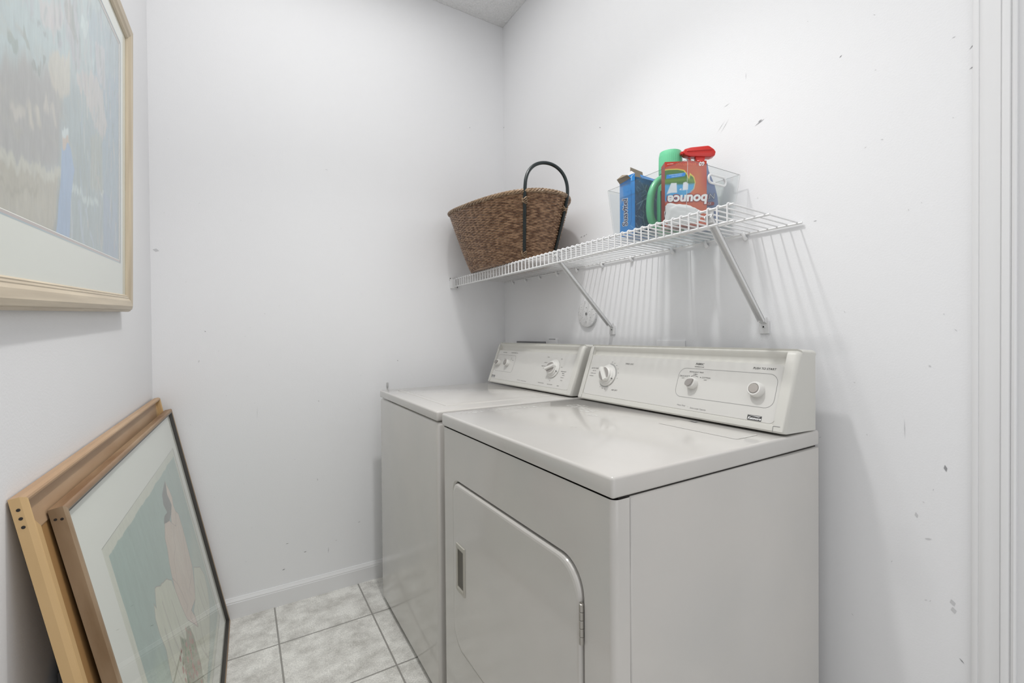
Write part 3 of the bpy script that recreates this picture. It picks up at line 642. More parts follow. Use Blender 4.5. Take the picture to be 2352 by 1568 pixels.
T2('Heavy Duty', .2770, .0300, .0056, 1); T2('Extra Large Capacity', .3180, .0290, .0056, 1)
mb.build('capacity_lettering', [M_ink, M_ink2], wsh); mb = MB()
T2('PUSH IN TO STOP', .4500, .0320, .0056); T2('PULL TO START', .5130, .0310, .0056); T2('RESET', .5680, .0300, .0056)
mb.build('start_stop_lettering', [M_ink, M_ink2], wsh)
badge(wsh, WC, .0440, .0310, .032, .0110, .0075)
mb = MB()
for (r1, u1), (r2, u2) in (((.026, .0005), (.0262, .014)), ((.026, .196), (.0262, .166))):
    mb = MB(); mb.tube([WC.P(r1, u1, .0004), WC.P(r2, u2, .0004)], .0006, 5); mb.build('seam', M_ink2, wsh)
# hook-like grey tab poking up behind the washer's far edge
tag((lambda m_: (m_.box((-.661, -.010, .899), (-.653, -.002, .924), 0, .003, 2), m_.build('wall_hook', mat('grey_hook', (.5, .5, .5), .5)))[1])(MB()), 'small grey tab on the back wall just above the washer front corner', 'hook')

# ================================================================== things on the right wall
r = empty('access_cover', (0, -.7046, 1.2325), 'round white paint-speckled metal cover plate screwed to the wall behind the shelf strut', 'cover plate')
m = frame_mat(Vector((0, -.7046, 1.2325)), Vector((0, -1, 0)), Vector((0, 0, 1)), Vector((-1, 0, 0)))
mb = MB(); mb.lathe([(0, 0), (.056, 0), (.0565, .004), (.0555, .0115), (.0535, .0125), (0, .0125)], m, 56); mb.build('plate', M_disc, r)
mb = MB(); mb.lathe([(.0, .0125), (.0062, .0125), (.0062, .0138), (0, .0146)], m, 20); mb.box((-.0008, -.005, .0145), (.0008, .005, .0149), 1, mat=m)
mb.build('screw', [M_screw, M_ink], r)
for u, v in ((0, .026), (-.002, -.034)): mb = MB(); mb.lathe([(0, .0126), (.0018, .0126), (.0018, .0129), (0, .0129)], m @ Matrix.Translation((u, v, 0)), 10); mb.build('hole', M_ink, r)
def plate(name, y0, y1, z0, z1, label, cat, mats, t=.006, slot=None):
    rr = empty(name, (0, (y0 + y1) / 2, z0), label, cat)
    mb = MB(); mb.box((-t, y1, z0), (-.0002, y0, z1), 0, .0018, 2); mb.build('cover', mats[0], rr)
    if slot: mb = MB(); mb.box((-t - .0006, *slot[:2]), (-t + .001, *slot[2:])); mb.build('slot', M_dark, rr)
plate('washer_box', -.134, -.392, .95, 1.1135, 'dark grey edge of the recessed hookup box behind the washer console', 'hookup box', [mat('dull_grey_plastic', (.22, .22, .225), .6)], .008)
plate('outlet_plate', -.4134, -.4885, 1.012, 1.1268, 'small white wall plate peeking over the washer console', 'outlet', [M_trim], .005, (-.475, 1.1238, -.425, 1.1258))
plate('dryer_outlet_plate', -1.072, -1.190, 1.010, 1.1232, 'wide white wall plate peeking over the dryer console', 'outlet', [M_trim], .006)

# ---------------- wire shelf
SZ, SY0, SY1, SXF, SXB = 1.4360, -.012, -1.556, -.3030, -.0065
shelf = empty('wire_shelf', ((SXF + SXB) / 2, (SY0 + SY1) / 2, SZ), 'white vinyl-coated wire shelf with drop lip, braced to the right wall above the machines', 'shelf')
def zz(x, y): return SZ + .0035 * ((-x) / .3) * 1.0 - .002 + .003 * min(1, (y - SY0) / (SY1 - SY0)) * ((-x) / .3 - .5)
LIP = .0385
rr = .0021; n = 60; ys = [SY1 + .013 + i * .02575 for i in range(n)]
mb = MB(); mf = MB()
for y in ys:
    zf, zb = zz(SXF, y), zz(SXB, y)
    mb.tube([(SXB, y, zb + .0035), (SXF + .006, y, zf + .0045)], rr, 6)
    mf.tube([(SXF + .006, y, zf + .0045), (SXF - .001, y, zf + .0048), (SXF - .0052, y, zf + .002), (SXF - .0055, y, zf - .004), (SXF - .0052, y, zf - LIP - .002)], rr, 6)
mb.build('deck_wires', M_wire, shelf)
mb = MB()
mb.tube([(SXB, SY1, zz(SXB, SY1)), (SXB, SY0, zz(SXB, SY0))], .0030, 8); mb.build('back_rail', M_wire, shelf)
mb = MB(); mb.tube([(-.158, SY1, zz(-.158, SY1) - .0015), (-.158, SY0, zz(-.158, SY0) - .0015)], .0030, 8); mb.build('middle_rail', M_wire, shelf)
mb = MB(); mb.tube([(SXF + .0115, SY1, zz(SXF, SY1) - .0035), (SXF + .0115, SY0, zz(SXF, 0) - .0035)], .0001, 3)
mf.tube([(SXF, SY1, zz(SXF, SY1)), (SXF, SY0, zz(SXF, SY0))], .0031, 8); mf.tube([(SXF - .0015, SY1, zz(SXF, SY1) - LIP), (SXF - .0015, SY0, zz(SXF, SY0) - LIP)], .0031, 8)
mf.build('front_lip', M_wire, shelf)
for yc in (-1.3993, -1.2721, -1.1437, -.955, -.795, -.636, -.4925, -.3492, -.2236, -.0981):
    mb = MB(); zc = zz(SXB, yc)
    mb.tube([(-.001, yc, zc - .012), (-.006, yc, zc - .013), (-.0105, yc, zc - .009), (-.0125, yc, zc - .002), (-.0105, yc, zc + .004)], [.006, .0062, .0055, .0045, .003], 10); mb.lathe([(0, 0), (.0062, 0), (.006, .004), (0, .005)], frame_mat(Vector((-.001, yc - .004, zc + .006)), Vector((0, -1, 0)), Vector((0, 0, 1)), Vector((-1, 0, 0))), 12)
    mb.build('wall_clip', M_wire, shelf)
mb = MB(); mb.box((-.328, -.0105, 1.3885), (-.290, -.0008, 1.4375), 0, .003, 2); mb.box((-.334, -.004, 1.4330), (-.300, -.0008, 1.4470), 0, .0015, 2); mb.box((-.2925, -.0125, 1.392), (-.2895, -.004, 1.448), 1)
mb.lathe([(0, 0), (.0026, 0), (.0026, .0012), (0, .0014)], frame_mat(Vector((-.327, -.004, 1.4405)), Vector((1, 0, 0)), Vector((0, 0, 1)), Vector((0, -1, 0))), 10, 1)
mb.build('end_bracket', [M_wire, M_ink], shelf)
for yt, yf in ((-.888, -.8495), (-1.494, -1.4535)):
    mb = MB()
    a = Vector((SXF + .004, yt, zz(SXF, yt) - .020)); b = Vector((-.012, yf, 1.180)); d = (b - a).normalized(); sd = Vector((0, 1, 0)); sd = (sd - d * sd.dot(d)).normalized(); nn = d.cross(sd)
    L = (b - a).length; m = frame_mat(a, d, sd, nn)
    w = .0085
    mb.box((-.012, -w, -.0012), (L, w, .0012), mat=m); mb.box((-.012, -w, -.0012), (L - .006, -w + .0018, .0085 * (1 if nn.z < 0 else -1)), mat=m) if nn.z < 0 else mb.box((-.012, -w, -.0085), (L - .006, -w + .0018, .0012), mat=m)
    mb.box((-.012, w - .0018, -.0085), (L - .006, w, .0012), mat=m)
    # upper hook plate over the lip, and foot plate on the wall
    mb.box((SXF - .0005, yt - .0085, zz(SXF, yt) - .030), (SXF + .005, yt + .0085, zz(SXF, yt) + .001), 0, .001, 1)
    f = [(yf - .0135, 1.1452), (yf + .0135, 1.1452), (yf + .0140, 1.1470), (yf + .0140, 1.1790), (yf + .0085, 1.1900), (yf - .0085, 1.1900), (yf - .0140, 1.1790), (yf - .0140, 1.1470)]
    mb.prism(f, 0, -.0055, -.0004)
    mb.prism([(-.016, 1.178), (-.004, 1.172), (-.004, 1.190), (-.010, 1.190)], 1, yf - .0085, yf + .0085)
    br = mb.build('support_bracket', M_brkt, shelf)
    mb = MB(); mb.lathe([(0, 0), (.0045, 0), (.0042, .0012), (0, .0022)], frame_mat(Vector((-.0056, yf, 1.1640)), Vector((0, -1, 0)), Vector((0, 0, 1)), Vector((-1, 0, 0))), 14); mb.box((-.0081, yf - .0022, 1.1618), (-.0075, yf + .0022, 1.1662), 1); mb.build('screw', [M_wire, M_ink], br)
# ================================================================== willow basket on the shelf
M_wil = mat('brown_willow', (.40, .245, .145), .38, .5, var=(46, (.15, .075, .04), .40, .60, (1, 1, 2.5)), bump=(220, .15, .0008, ONE))
M_wil2 = mat('light_willow', (.36, .25, .155), .42, .5, var=(60, (.15, .09, .05), .38, .62, (1, 1, 3)))
M_hand = mat('dark_green_handle', (.010, .017, .018), .3, .5, bump=(30, .1, .001, ONE))
bk = empty('wicker_basket', (-.20, -.39, 1.4445), 'brown woven willow basket with one dark arched handle on the far half of the shelf', 'basket')
ZB = 1.4480
def sup(t, p=2.5): c, s_ = math.cos(t), math.sin(t); return math.copysign(abs(c) ** (2 / p), c), math.copysign(abs(s_) ** (2 / p), s_)
def BP(t, v, out=0.0):
    # t: angle round the oval, v: 0 at the foot, 1 at the rim
    ca, sa = sup(t, 2.3)
    rx = -.2386 + (.1946 + out) * ca; ry = -.4111 + (.3724 + out) * sa
    rz = 1.6959 + .0122 * (rx + .2) + .0819 * (ry + .45) + .0194 * sa * sa
    bx = -.20 + (.13 + out) * ca; by = -.39 + (.26 + out) * sa; e = max(v, 0) ** .88
    return Vector((min(bx + (rx - bx) * e, -.012), min(by + (ry - by) * e, -.014), ZB + (rz - ZB) * v))
NS = 76; mb = MB()
for k in range(NS):
    t = 2 * math.pi * (k + .5) / NS; mb.tube([BP(t, v, -.0005) for v in np.linspace(0, .985, 9)], .0017, 5)
mb.build('stakes', M_wil2, bk)
ROWS = 50; mb = MB()
for r_ in range(ROWS):
    v = .018 + .955 * r_ / (ROWS - 1); ph = (r_ % 2) * math.pi; w = .0026
    pts = []
    for i in range(NS * 4):
        t = 2 * math.pi * i / (NS * 4); o = math.cos(t * NS / 2 + math.pi / 2 + ph) * w
        pts.append(BP(t, v + .0022 * math.sin(t * NS / 2 + ph) + .002 * math.sin(t * 7 + r_), o))
    mb.tube(pts, .0029 + .0003 * random.random(), 6, closed=True)
mb.build('weave', M_wil, bk)
mb = MB()   # base
for k in range(30):
    s_ = .04 + .95 * k / 29; c = Vector((-.20, -.39, ZB)); mb.tube([c + (BP(2 * math.pi * i / 60, 0) - c) * s_ for i in range(60)], .003, 5, closed=True)
for k in range(-6, 7): mb.tube([(-.20 - .10 * (1 - (k / 8) ** 4), -.39 + k * .036, ZB), (-.20 + .10 * (1 - (k / 8) ** 4), -.39 + k * .036, ZB)], .0028, 5)
mb.build('base', M_wil, bk)
mb = MB()   # plaited rim
for s3 in range(4):
    pts = []
    NT = 26
    for i in range(NT * 14):
        t = 2 * math.pi * i / (NT * 14); a = t * NT + s3 * math.pi / 2
        p = BP(t, 1.0, .002); q = BP(t, 1.0, .012); od = (q - p).normalized()
        pts.append(p + od * (.0052 * math.cos(a)) + Vector((0, 0, .0052 * math.sin(a))))
    mb.tube(pts, .0039, 6, closed=True)
mb.build('rim', M_wil2, bk)
# arched handle standing on the near end of the basket: two legs run down outside the weave
def leg_pt(t, v, o=.0095): return BP(t, v, o)
def ang_for(y_sign, target):
    pass
tl, tr = -2.07, -1.235
legL = [leg_pt(tl, v) for v in (.14, .35, .6, .85, 1.0)]; legR = [leg_pt(tr, v) for v in (.06, .3, .6, .85, 1.0)]
a, b = legL[-1], legR[-1]; up = Vector((0, 0, 1)); mid = (a + b) / 2; half = (b - a) / 2
arch = []
for i in range(0, 19):
    th = math.pi * i / 18
    arch.append(mid - half * math.cos(th) * 1.0 + up * (.118 * math.sin(th) ** .75) + Vector((.006, .008, 0)) * math.sin(th))
path = legL + arch[1:-1] + legR[::-1]
# smooth the path
def smooth(P, it=2, sub=3):
    Q = []
    for i in range(len(P) - 1):
        for k in range(sub): Q.append(P[i].lerp(P[i + 1], k / sub))
    Q.append(P[-1])
    for _ in range(it * 4): Q = [Q[0]] + [(Q[i - 1] + Q[i] * 2 + Q[i + 1]) / 4 for i in range(1, len(Q) - 1)] + [Q[-1]]
    return Q
mb = MB(); mb.tube(smooth(path), .0066, 12); mb.build('handle', M_hand, bk)
for tt, vv in ((tl, .87), (tr, .80), (tl, .10)):
    mb = MB(); c = leg_pt(tt, vv, .008); d = (leg_pt(tt, vv + .05) - leg_pt(tt, vv)).normalized(); tv = (leg_pt(tt + .05, vv) - leg_pt(tt - .05, vv)).normalized(); nv = d.cross(tv).normalized()
    for k in range(4):
        z = (k - 1.5) * .0052; pts = [c + d * (z + .004 * math.sin(q * 2 + k)) + tv * (.0098 * math.cos(q)) + nv * (.0098 * math.sin(q)) for q in [2 * math.pi * i / 20 for i in range(20)]]
        mb.tube(pts, .0024, 5, closed=True)
    mb.build('handle_tie', M_wil2, bk, 'pale willow binding')

# ================================================================== clear bin and what it holds
M_clear = thin_clear('clear_acrylic', (.955, .965, .965), .10); M_edge = mat('acrylic_edge', (.30, .31, .31), .15, .6)
BZ0, BZ1 = 1.4452, 1.6015
bn = empty('clear_bin', (-.15, -1.245, BZ0), 'clear acrylic storage bin with cut-out handle, full of laundry products', 'bin')
top4 = [(-.2560, -1.098), (-.2560, -1.3975), (-.0260, -1.3975), (-.0260, -1.098)]; bot4 = [(-.2420, -1.112), (-.2420, -1.3810), (-.0420, -1.3810), (-.0420, -1.112)]
def q4(c4, z, ins):
    sx = [1, 1, -1, -1]; sy = [-1, 1, 1, -1]
    return [(c4[i][0] + ins * sx[i], c4[i][1] + ins * sy[i], z) for i in range(4)]
mb = MB(); A, B_, C_, D_ = q4(bot4, BZ0, 0), q4(top4, BZ1, 0), q4(top4, BZ1, .0022), q4(bot4, BZ0 + .0022, .0022)
mb.add(A + B_, [(i, (i + 1) % 4, 4 + (i + 1) % 4, 4 + i) for i in range(4)]); mb.add(B_ + C_, [(i, (i + 1) % 4, 4 + (i + 1) % 4, 4 + i) for i in range(4)], 1)
mb.add(C_ + D_, [(i, (i + 1) % 4, 4 + (i + 1) % 4, 4 + i) for i in range(4)]); mb.add(A, [(0, 1, 2, 3)]); mb.add(D_, [(0, 1, 2, 3)])
for i in range(4): mb.tube([A[i], B_[i]], .0005, 5, mi=2)  # pale corner lines: the highlight on the edges is put into their colour
mb.build('walls', [M_clear, M_edge, mat('corner_highlight', (.62, .62, .62), .1, .7)], bn)
M_ring = mat('clear_handle_ring', (.78, .79, .79), .08, .8, coat=1)
mb = MB(); pts = []
cx, cz, hw, hh = -.130, 1.5685, .0260, .0115
for i in range(40):
    t = 2 * math.pi * i / 40; x = cx + (hw if math.cos(t) > 0 else -hw) + hh * math.cos(t); pts.append((x, -1.3960 - .0 + (1.6015 - 1.5685) * -.0 + .0, cz + hh * math.sin(t)))
mb.tube(pts, .0032, 8, closed=True, flat=1.0); mb.build('handle_rim', M_ring, bn, 'bright raised rim of the cut-out handle')

def facegrid(name, P0, U, V, w, h, nx, ny, base, shapes, material, parent, k=1.0, label=None, off=.0006):
    P0, U, V = Vector(P0), Vector(U), Vector(V); N = U.cross(V).normalized()
    return paint(name, 0, w, 0, h, nx, ny, base, shapes, material, parent, 0, k, conv=lambda a, b: tuple(P0 + U * a + V * b + N * off), label=label)
M_card = mat('raw_cardboard', (.30, .245, .18), .8); M_cardw = mat('white_card_lining', (.72, .70, .68), .7)
KA = 1.0
# --- blue dryer-sheet / softener box with torn open top
sb = empty('blue_softener_box', (-.185, -1.165, 1.448), 'tall blue cardboard box with torn open top at the far left of the clear bin', 'box')
x0, x1, y0, y1, z0, z1 = -.2385, -.1290, -1.197, -1.134, 1.4480, 1.631
M_blue = mat('blue_carton', (.02, .20, .55), .4)
mb = MB(); mb.box((x0 + .0006, y0 + .0006, z0), (x1, y1, z1 - .012))
mb.build('carton', M_blue, sb)
M_print = vcol_mat('printed_carton', .42, .05, (90, 90, 90)); M_print2 = vcol_mat('dark_printed_carton', .35, .30, (60, 25, 60))
facegrid('narrow_face', (x0, y1, z0), (0, -1, 0), (0, 0, 1), .063, .183, 60, 150, (32, 128, 200), [
    ('p', [(0, 0), (.063, 0), (.063, .012), (.04, .02), (.02, .006)], (90, 130, 185), .004, .8), ('p', [(.0, .150), (.05, .165), (.02, .183), (0, .183)], (85, 130, 190), .004, .8),
    ('p', [(0, .10), (.018, .112), (.012, .15), (0, .16)], (120, 150, 190), .01, .6), ('l', [(.048, .135), (.048, .045), (.043, .03)], (10, 80, 150), .0012, 1), ('l', [(.028, .135), (.048, .135)], (20, 100, 170), .001, .8),
    ('l', [(.050, .165), (.050, .178)], (170, 210, 235), .0015, .8), ('l', [(.043, .03), (.063, .014)], (120, 175, 220), .001, .8)], M_print, sb)
mb = MB()
def Mnar(u, v, off=.0012): return frame_mat(Vector((x0 - off, y1 - u, z0 + v)), Vector((0, 0, 1)), Vector((0, 1, 0)), Vector((-1, 0, 0)))
mb.text('Suavitel', .030, Mnar(.0235, .073), 0, 'CENTER', .1, 0, .0019, .92)
mt = Mnar(.0235, .073, .0018); mb.text('Suavitel', .030, mt, 1, 'CENTER', .1, 0, .0003, .92)
mb.build('brand_lettering', [M_white, mat('navy_print', (.012, .02, .09), .5)], sb)
sh = []
for i in range(90):
    a = rng.uniform(0, .108); b = rng.uniform(0, .16); dx, dy = rng.normal(0, .012), rng.normal(0, .014)
    sh.append(('l', [(a, b), (a + dx, b + dy), (a + dx * 1.3 + .006, b + dy * 1.6)], [(110, 140, 170), (60, 85, 120), (140, 165, 190), (40, 60, 95)][i % 4], .0016, .8))
sh += [('p', [(.055, .0), (.1, .02), (.1, .12), (.06, .1), (.04, .05)], (25, 110, 140), .02, .5), ('p', [(.03, .158), (.11, .150), (.11, .172), (.0, .172)], (30, 95, 155), .006, .9)]
facegrid('wide_face', (x0, y0, z0), (1, 0, 0), (0, 0, 1), .108, .172, 90, 140, (64, 92, 130), sh, M_print2, sb)
mb = MB()
def flap(p, mi=0, th=.0008):
    p = [Vector(q) for q in p]; n = (p[1] - p[0]).cross(p[2] - p[0]).normalized() * th; m_ = len(p)
    mb.add([q + n for q in p] + [q - n for q in p], [tuple(range(m_)), tuple(range(m_, 2 * m_))] + [(i, (i + 1) % m_, m_ + (i + 1) % m_, m_ + i) for i in range(m_)], mi)
flap([(x0, y1, z1 - .016), (x0 - .001, y1 - .045, z1 - .010), (x0 - .014, y1 - .046, z1 - .004), (x0 - .010, y1 - .020, z1 + .004), (x0 - .012, y1 + .001, z1 - .004)])
flap([(x0, y1 - .045, z1 - .010), (x0, y0, z1 - .001), (x0 + .004, y0 + .018, z1 + .012), (x0 + .003, y1 - .03, z1 + .008)], 1)
flap([(x0, y1 - .005, z1 - .006), (x0 + .02, y1, z1 + .010), (x0 + .045, y1, z1 + .006), (x0 + .055, y1, z1 - .014), (x0 + .004, y1, z1 - .02)], 1)
flap([(x0 + .045, y1 - .001, z1 - .015), (x0 + .108, y1 - .001, z1 - .018), (x0 + .108, y1 + .003, z1 + .016), (x0 + .048, y1 + .003, z1 + .018)], 2)
flap([(x0 + .048, y1 + .003, z1 + .018), (x0 + .108, y1 + .003, z1 + .016), (x0 + .106, y1 + .006, z1 + .042), (x0 + .052, y1 + .006, z1 + .048)], 0)
flap([(x0 + .03, y0, z1 - .014), (x0 + .108, y0, z1 - .012), (x0 + .105, y0 + .012, z1 + .000), (x0 + .035, y0 + .012, z1 + .004)], 2)
flap([(x1, y0, z1 - .013), (x1, y1, z1 - .013), (x1 + .006, y1, z1 + .012), (x1 + .006, y0 + .01, z1 + .008)], 0)
mb.build('torn_flaps', [M_card, M_cardw, M_blue], sb, 'torn brown and white cardboard flaps', recalc=True)

# --- green detergent bottle
M_green = mat('green_plastic', (.105, .48, .235), .28, .5, coat=.2); M_gcap = mat('mint_green_cap', (.16, .60, .33), .25, .5)
gb = empty('green_detergent_bottle', (-.135, -1.245, 1.448), 'green detergent bottle with mint cap and big side handle, behind the red and blue box', 'detergent bottle')
def vw(u, v, w):      # a direction towards the aisle, used to aim the handle
    return None
mb = MB(); secs = []
c0 = Vector((-.135, -1.2425)); ux = Vector((.80, -.60)); uy = Vector((.60, .80))   # bottle's own wide and narrow directions
for z_, hw_, hd_ in ((0, .034, .018), (.006, .038, .022), (.05, .040, .0235), (.10, .040, .023), (.135, .038, .023), (.155, .034, .023), (.170, .029, .023), (.180, .027, .023)):
    secs.append([(*(c0 + ux * (hw_ * sup(t, 3)[0]) + uy * (hd_ * sup(t, 3)[1])), 1.4480 + z_) for t in [2 * math.pi * i / 36 for i in range(36)]])
vs = [v for q in secs for v in q]; n = 36
mb.add(vs, [(a * n + i, a * n + (i + 1) % n, (a + 1) * n + (i + 1) % n, (a + 1) * n + i) for a in range(len(secs) - 1) for i in range(n)], 0, True); mb.add(secs[0], [tuple(range(n))]); mb.add(secs[-1], [tuple(range(n))])
mb.build('body', M_green, gb)
ct = c0
mb = MB(); mb.lathe([(.0, 0), (.0335, 0), (.0345, .004), (.0335, .057), (.0315, .0665), (0, .0675)], Matrix.Translation((ct.x, ct.y, 1.629)), 40)
for k in range(40):
    t = 2 * math.pi * k / 40; mb.tube([(ct.x + .0342 * math.cos(t), ct.y + .0342 * math.sin(t), 1.635), (ct.x + .0334 * math.cos(t), ct.y + .0334 * math.sin(t), 1.682)], .0006, 4)
mb.build('cap', M_gcap, gb)
# handle in the plane that faces the aisle
hb = c0 - uy * .021 - ux * .004
def HP(s_, z_, o=0): q = hb + ux * s_ - uy * o; return Vector((q.x, q.y, z_))
hp = [HP(-.004, 1.622, -.004), HP(-.030, 1.608, .014), HP(-.052, 1.588, .024), HP(-.064, 1.560, .029), HP(-.068, 1.530, .031), HP(-.068, 1.500, .031), HP(-.062, 1.476, .028), HP(-.044, 1.462, .018), HP(-.016, 1.460, .004)]
mb = MB(); mb.tube(smooth(hp, 1, 4), .0112, 14); mb.build('handle', M_green, gb)
lab = [('l', [(.010, .055), (.020, .064), (.014, .070), (.018, .052)], (20, 30, 30), .0020, 1), ('l', [(.024, .058), (.032, .064), (.030, .054), (.034, .052)], (20, 30, 30), .0018, 1), ('l', [(.012, .030), (.022, .034), (.016, .018)], (20, 30, 30), .0016, 1),
       ('p', [(.0, .0), (.03, .0), (.04, .10), (.0, .11)], (40, 120, 120), .012, .7), ('l', [(.014, .080), (.024, .088), (.020, .098)], (60, 90, 90), .0012, .9)]
facegrid('label', (*(c0 - ux * .036 - uy * .0245), 1.462), (ux.x, ux.y, 0), (0, 0, 1), .070, .112, 90, 100, (110, 170, 140), lab, M_print, gb, label='teal label with black script')

# --- red / blue dryer sheet box standing upside down
P1 = Vector((-.2330, -1.3040, 0)); P2 = Vector((-.1405, -1.3705, 0)); ru = (P2 - P1).normalized(); bd = Vector((-ru.y, ru.x, 0)); Wb = (P2 - P1).length
zb0, zb1 = 1.4480, 1.6290
db = empty('dryer_sheet_box', ((P1.x + P2.x) / 2 + .012, (P1.y + P2.y) / 2 + .018, zb0), 'orange-red and blue dryer sheet box standing upside down in the front of the clear bin', 'box')
mb = MB(); v8 = [P1, P2, P2 + bd * .040, P1 + bd * .040]
mb.add([(p.x, p.y, zb0) for p in v8] + [(p.x, p.y, zb1 - (0 if i in (1, 2) else 0)) for i, p in enumerate(v8)], [(0, 1, 2, 3), (4, 5, 6, 7), (0, 1, 5, 4), (1, 2, 6, 5), (2, 3, 7, 6), (3, 0, 4, 7)])
mb.build('carton', mat('red_brown_carton', (.33, .045, .03), .4), db)
Hb = zb1 - zb0; z2 = lambda a, b: (a * Wb, (.33 + .68 * b) * Hb)
sh = [('p', [(0, 0), (Wb, 0), (Wb, Hb), (0, Hb)], (196, 92, 58), .01, 1), ('p', [z2(.0, .86), z2(1, .9), z2(1, 1), z2(0, 1)], (186, 50, 38), .01, .95),
      ('p', [z2(.8, .35), z2(1, .4), z2(1, .9), z2(.85, .8)], (190, 72, 60), .02, .8), ('p', [z2(.6, .25), z2(.9, .3), z2(.85, .75), z2(.75, .7)], (205, 115, 65), .02, .8),
      ('p', [z2(-.1, .10), z2(.30, .16), z2(.55, .24), z2(.70, .35), z2(.735, .50), z2(.70, .63), z2(.60, .72), z2(.58, .60), z2(.54, .70), z2(.46, .79), z2(.30, .82), z2(.1, .82), z2(-.1, .80)], (228, 210, 90), .0015, 1),
      ('p', [z2(-.1, .12), z2(.30, .18), z2(.54, .26), z2(.68, .36), z2(.715, .50), z2(.68, .62), z2(.61, .67), z2(.58, .55), z2(.53, .67), z2(.45, .77), z2(.30, .80), z2(.1, .80), z2(-.1, .78)], (70, 120, 55), .002, 1),
      ('p', [z2(-.1, .09), z2(.30, .12), z2(.56, .22), z2(.69, .36), z2(.71, .47), z2(.4, .46), z2(-.1, .47)], (80, 165, 215), .006, 1), ('p', [z2(-.1, .5), z2(.5, .55), z2(.7, .5), z2(.7, .58), z2(.4, .60), z2(-.1, .58)], (110, 150, 60), .006, .8),
      ('p', [z2(-.1, .09), z2(.4, .10), z2(.5, .2), z2(.3, .26), z2(-.1, .24)], (55, 145, 200), .01, .8),
      ('p', [z2(.04, .25), z2(.15, .50), z2(.28, .50), z2(.29, .28), z2(.15, .28)], (225, 230, 235), .0018, 1), ('p', [z2(.42, .33), z2(.44, .50), z2(.50, .52), z2(.56, .48), z2(.55, .34)], (225, 230, 235), .0018, 1), ('p', [z2(.34, .34), z2(.39, .38), z2(.40, .33)], (225, 230, 235), .0012, 1),
      ('p', [z2(.03, .60), z2(.48, .65), z2(.50, .73), z2(.04, .69)], (30, 140, 225), .0015, 1), ('l', [z2(.10, .68), z2(.42, .705)], (190, 220, 245), .0009, .9), ('l', [z2(.16, .645), z2(.40, .67)], (190, 220, 245), .0009, .9),
      ('l', [z2(.06, .93), z2(.20, .94)], (235, 200, 190), .0009, .9)]
for i in range(12): sh.append(('l', [z2(.28 + .04 * i, .90 + .012 * math.sin(i)), z2(.30 + .04 * i, .94 + .01 * math.cos(i))], (220, 120, 70), .0014, .9))
facegrid('front_face', P1 + Vector((0, 0, zb0)), ru, (0, 0, 1), Wb, Hb, 130, 200, (190, 80, 50), sh, M_print, db)
mb = MB(); nf = -bd
def MF(a, b, off): return frame_mat(P1 + ru * (a * Wb) + Vector((0, 0, zb0 + b * Hb)) + nf * off, -ru, Vector((0, 0, -1)), nf)
mb.text('bounce', .0360, MF(.545, .415, .0010), 0, 'CENTER', .12, 0, .0036, 1.02); mb.text('bounce', .0360, MF(.545, .415, .0014), 1, 'CENTER', .12, 0, .0014, 1.02)
mb.build('brand_lettering', [mat('dark_red_print', (.30, .02, .02), .5), M_white], db); mb = MB()
mb.text('60', .0150, MF(.885, .955, .0012), 1, 'CENTER', .1, 0, .0006, 1.0)
mb.build('count_lettering', [M_white, M_white], db)

# --- red trigger spray bottle with a blue label
sp = empty('trigger_spray_bottle', (-.095, -1.300, 1.448), 'blue-grey spray bottle with a red trigger head, behind the upside-down box', 'spray bottle')
M_red = mat('red_plastic', (.58, .022, .016), .3, .5, coat=.2); M_bl = mat('blue_grey_bottle', (.14, .20, .36), .3, .5)
cs = Vector((-.0935, -1.3130)); sx_ = Vector((.81, -.586)); sy_ = Vector((.586, .81)); secs = []
for z_, hw_, hd_ in ((0, .040, .020), (.005, .044, .023), (.06, .045, .024), (.10, .041, .023), (.135, .033, .020), (.158, .024, .018), (.178, .016, .015), (.198, .013, .013)):
    secs.append([(*(cs + sx_ * (hw_ * sup(t, 2.6)[0] * 1.0 + .010) + sy_ * (hd_ * sup(t, 2.6)[1] * .55)), 1.4480 + z_) for t in [2 * math.pi * i / 32 for i in range(32)]])
cs2 = cs
mb = MB(); n = 32; vs = [v for q in secs for v in q]
mb.add(vs, [(a * n + i, a * n + (i + 1) % n, (a + 1) * n + (i + 1) % n, (a + 1) * n + i) for a in range(len(secs) - 1) for i in range(n)], 0, True); mb.add(secs[0], [tuple(range(n))])
mb.build('body', M_bl, sp)
mb = MB()
def MS(a, z_, off): q = cs + sx_ * a - sy_ * (.0175 + off); return frame_mat(Vector((q.x, q.y, z_)), Vector((sx_.x, sx_.y, 0)), Vector((0, 0, 1)), Vector((-sy_.x, -sy_.y, 0)))
mb.text('CLEAN', .0230, MS(.0015, 1.5450, .0004), 0, 'CENTER', .1, 0, .0009); mb.text('CLEAN', .0230, MS(.0015, 1.5450, .0008), 1, 'CENTER', .1, 0, -.0001)
mb.prism(rrect(-.02, .024, -.0045, .0055, .004), 2, 0, .0004, 2, mat=MS(.012, 1.5240, .0002)); mb.text('FORCE', .0085, MS(.014, 1.5245, .0010), 1, 'CENTER', .1, 0, .0001)
mb.build('label_lettering', [M_ink, mat('pale_blue_print', (.50, .56, .66), .5), mat('maroon_band', (.25, .03, .04), .5)], sp)
hm = frame_mat(Vector((cs.x, cs.y, 1.6475)), Vector((sx_.x, sx_.y, 0)), Vector((0, 0, 1)), Vector((-sy_.x, -sy_.y, 0)))
mb = MB(); mb.lathe([(0, 0), (.0155, 0), (.0155, .012), (.0130, .018), (0, .018)], frame_mat(Vector((cs.x, cs.y, 1.636)), Vector((1, 0, 0)), Vector((0, 1, 0)), Vector((0, 0, 1))), 28)
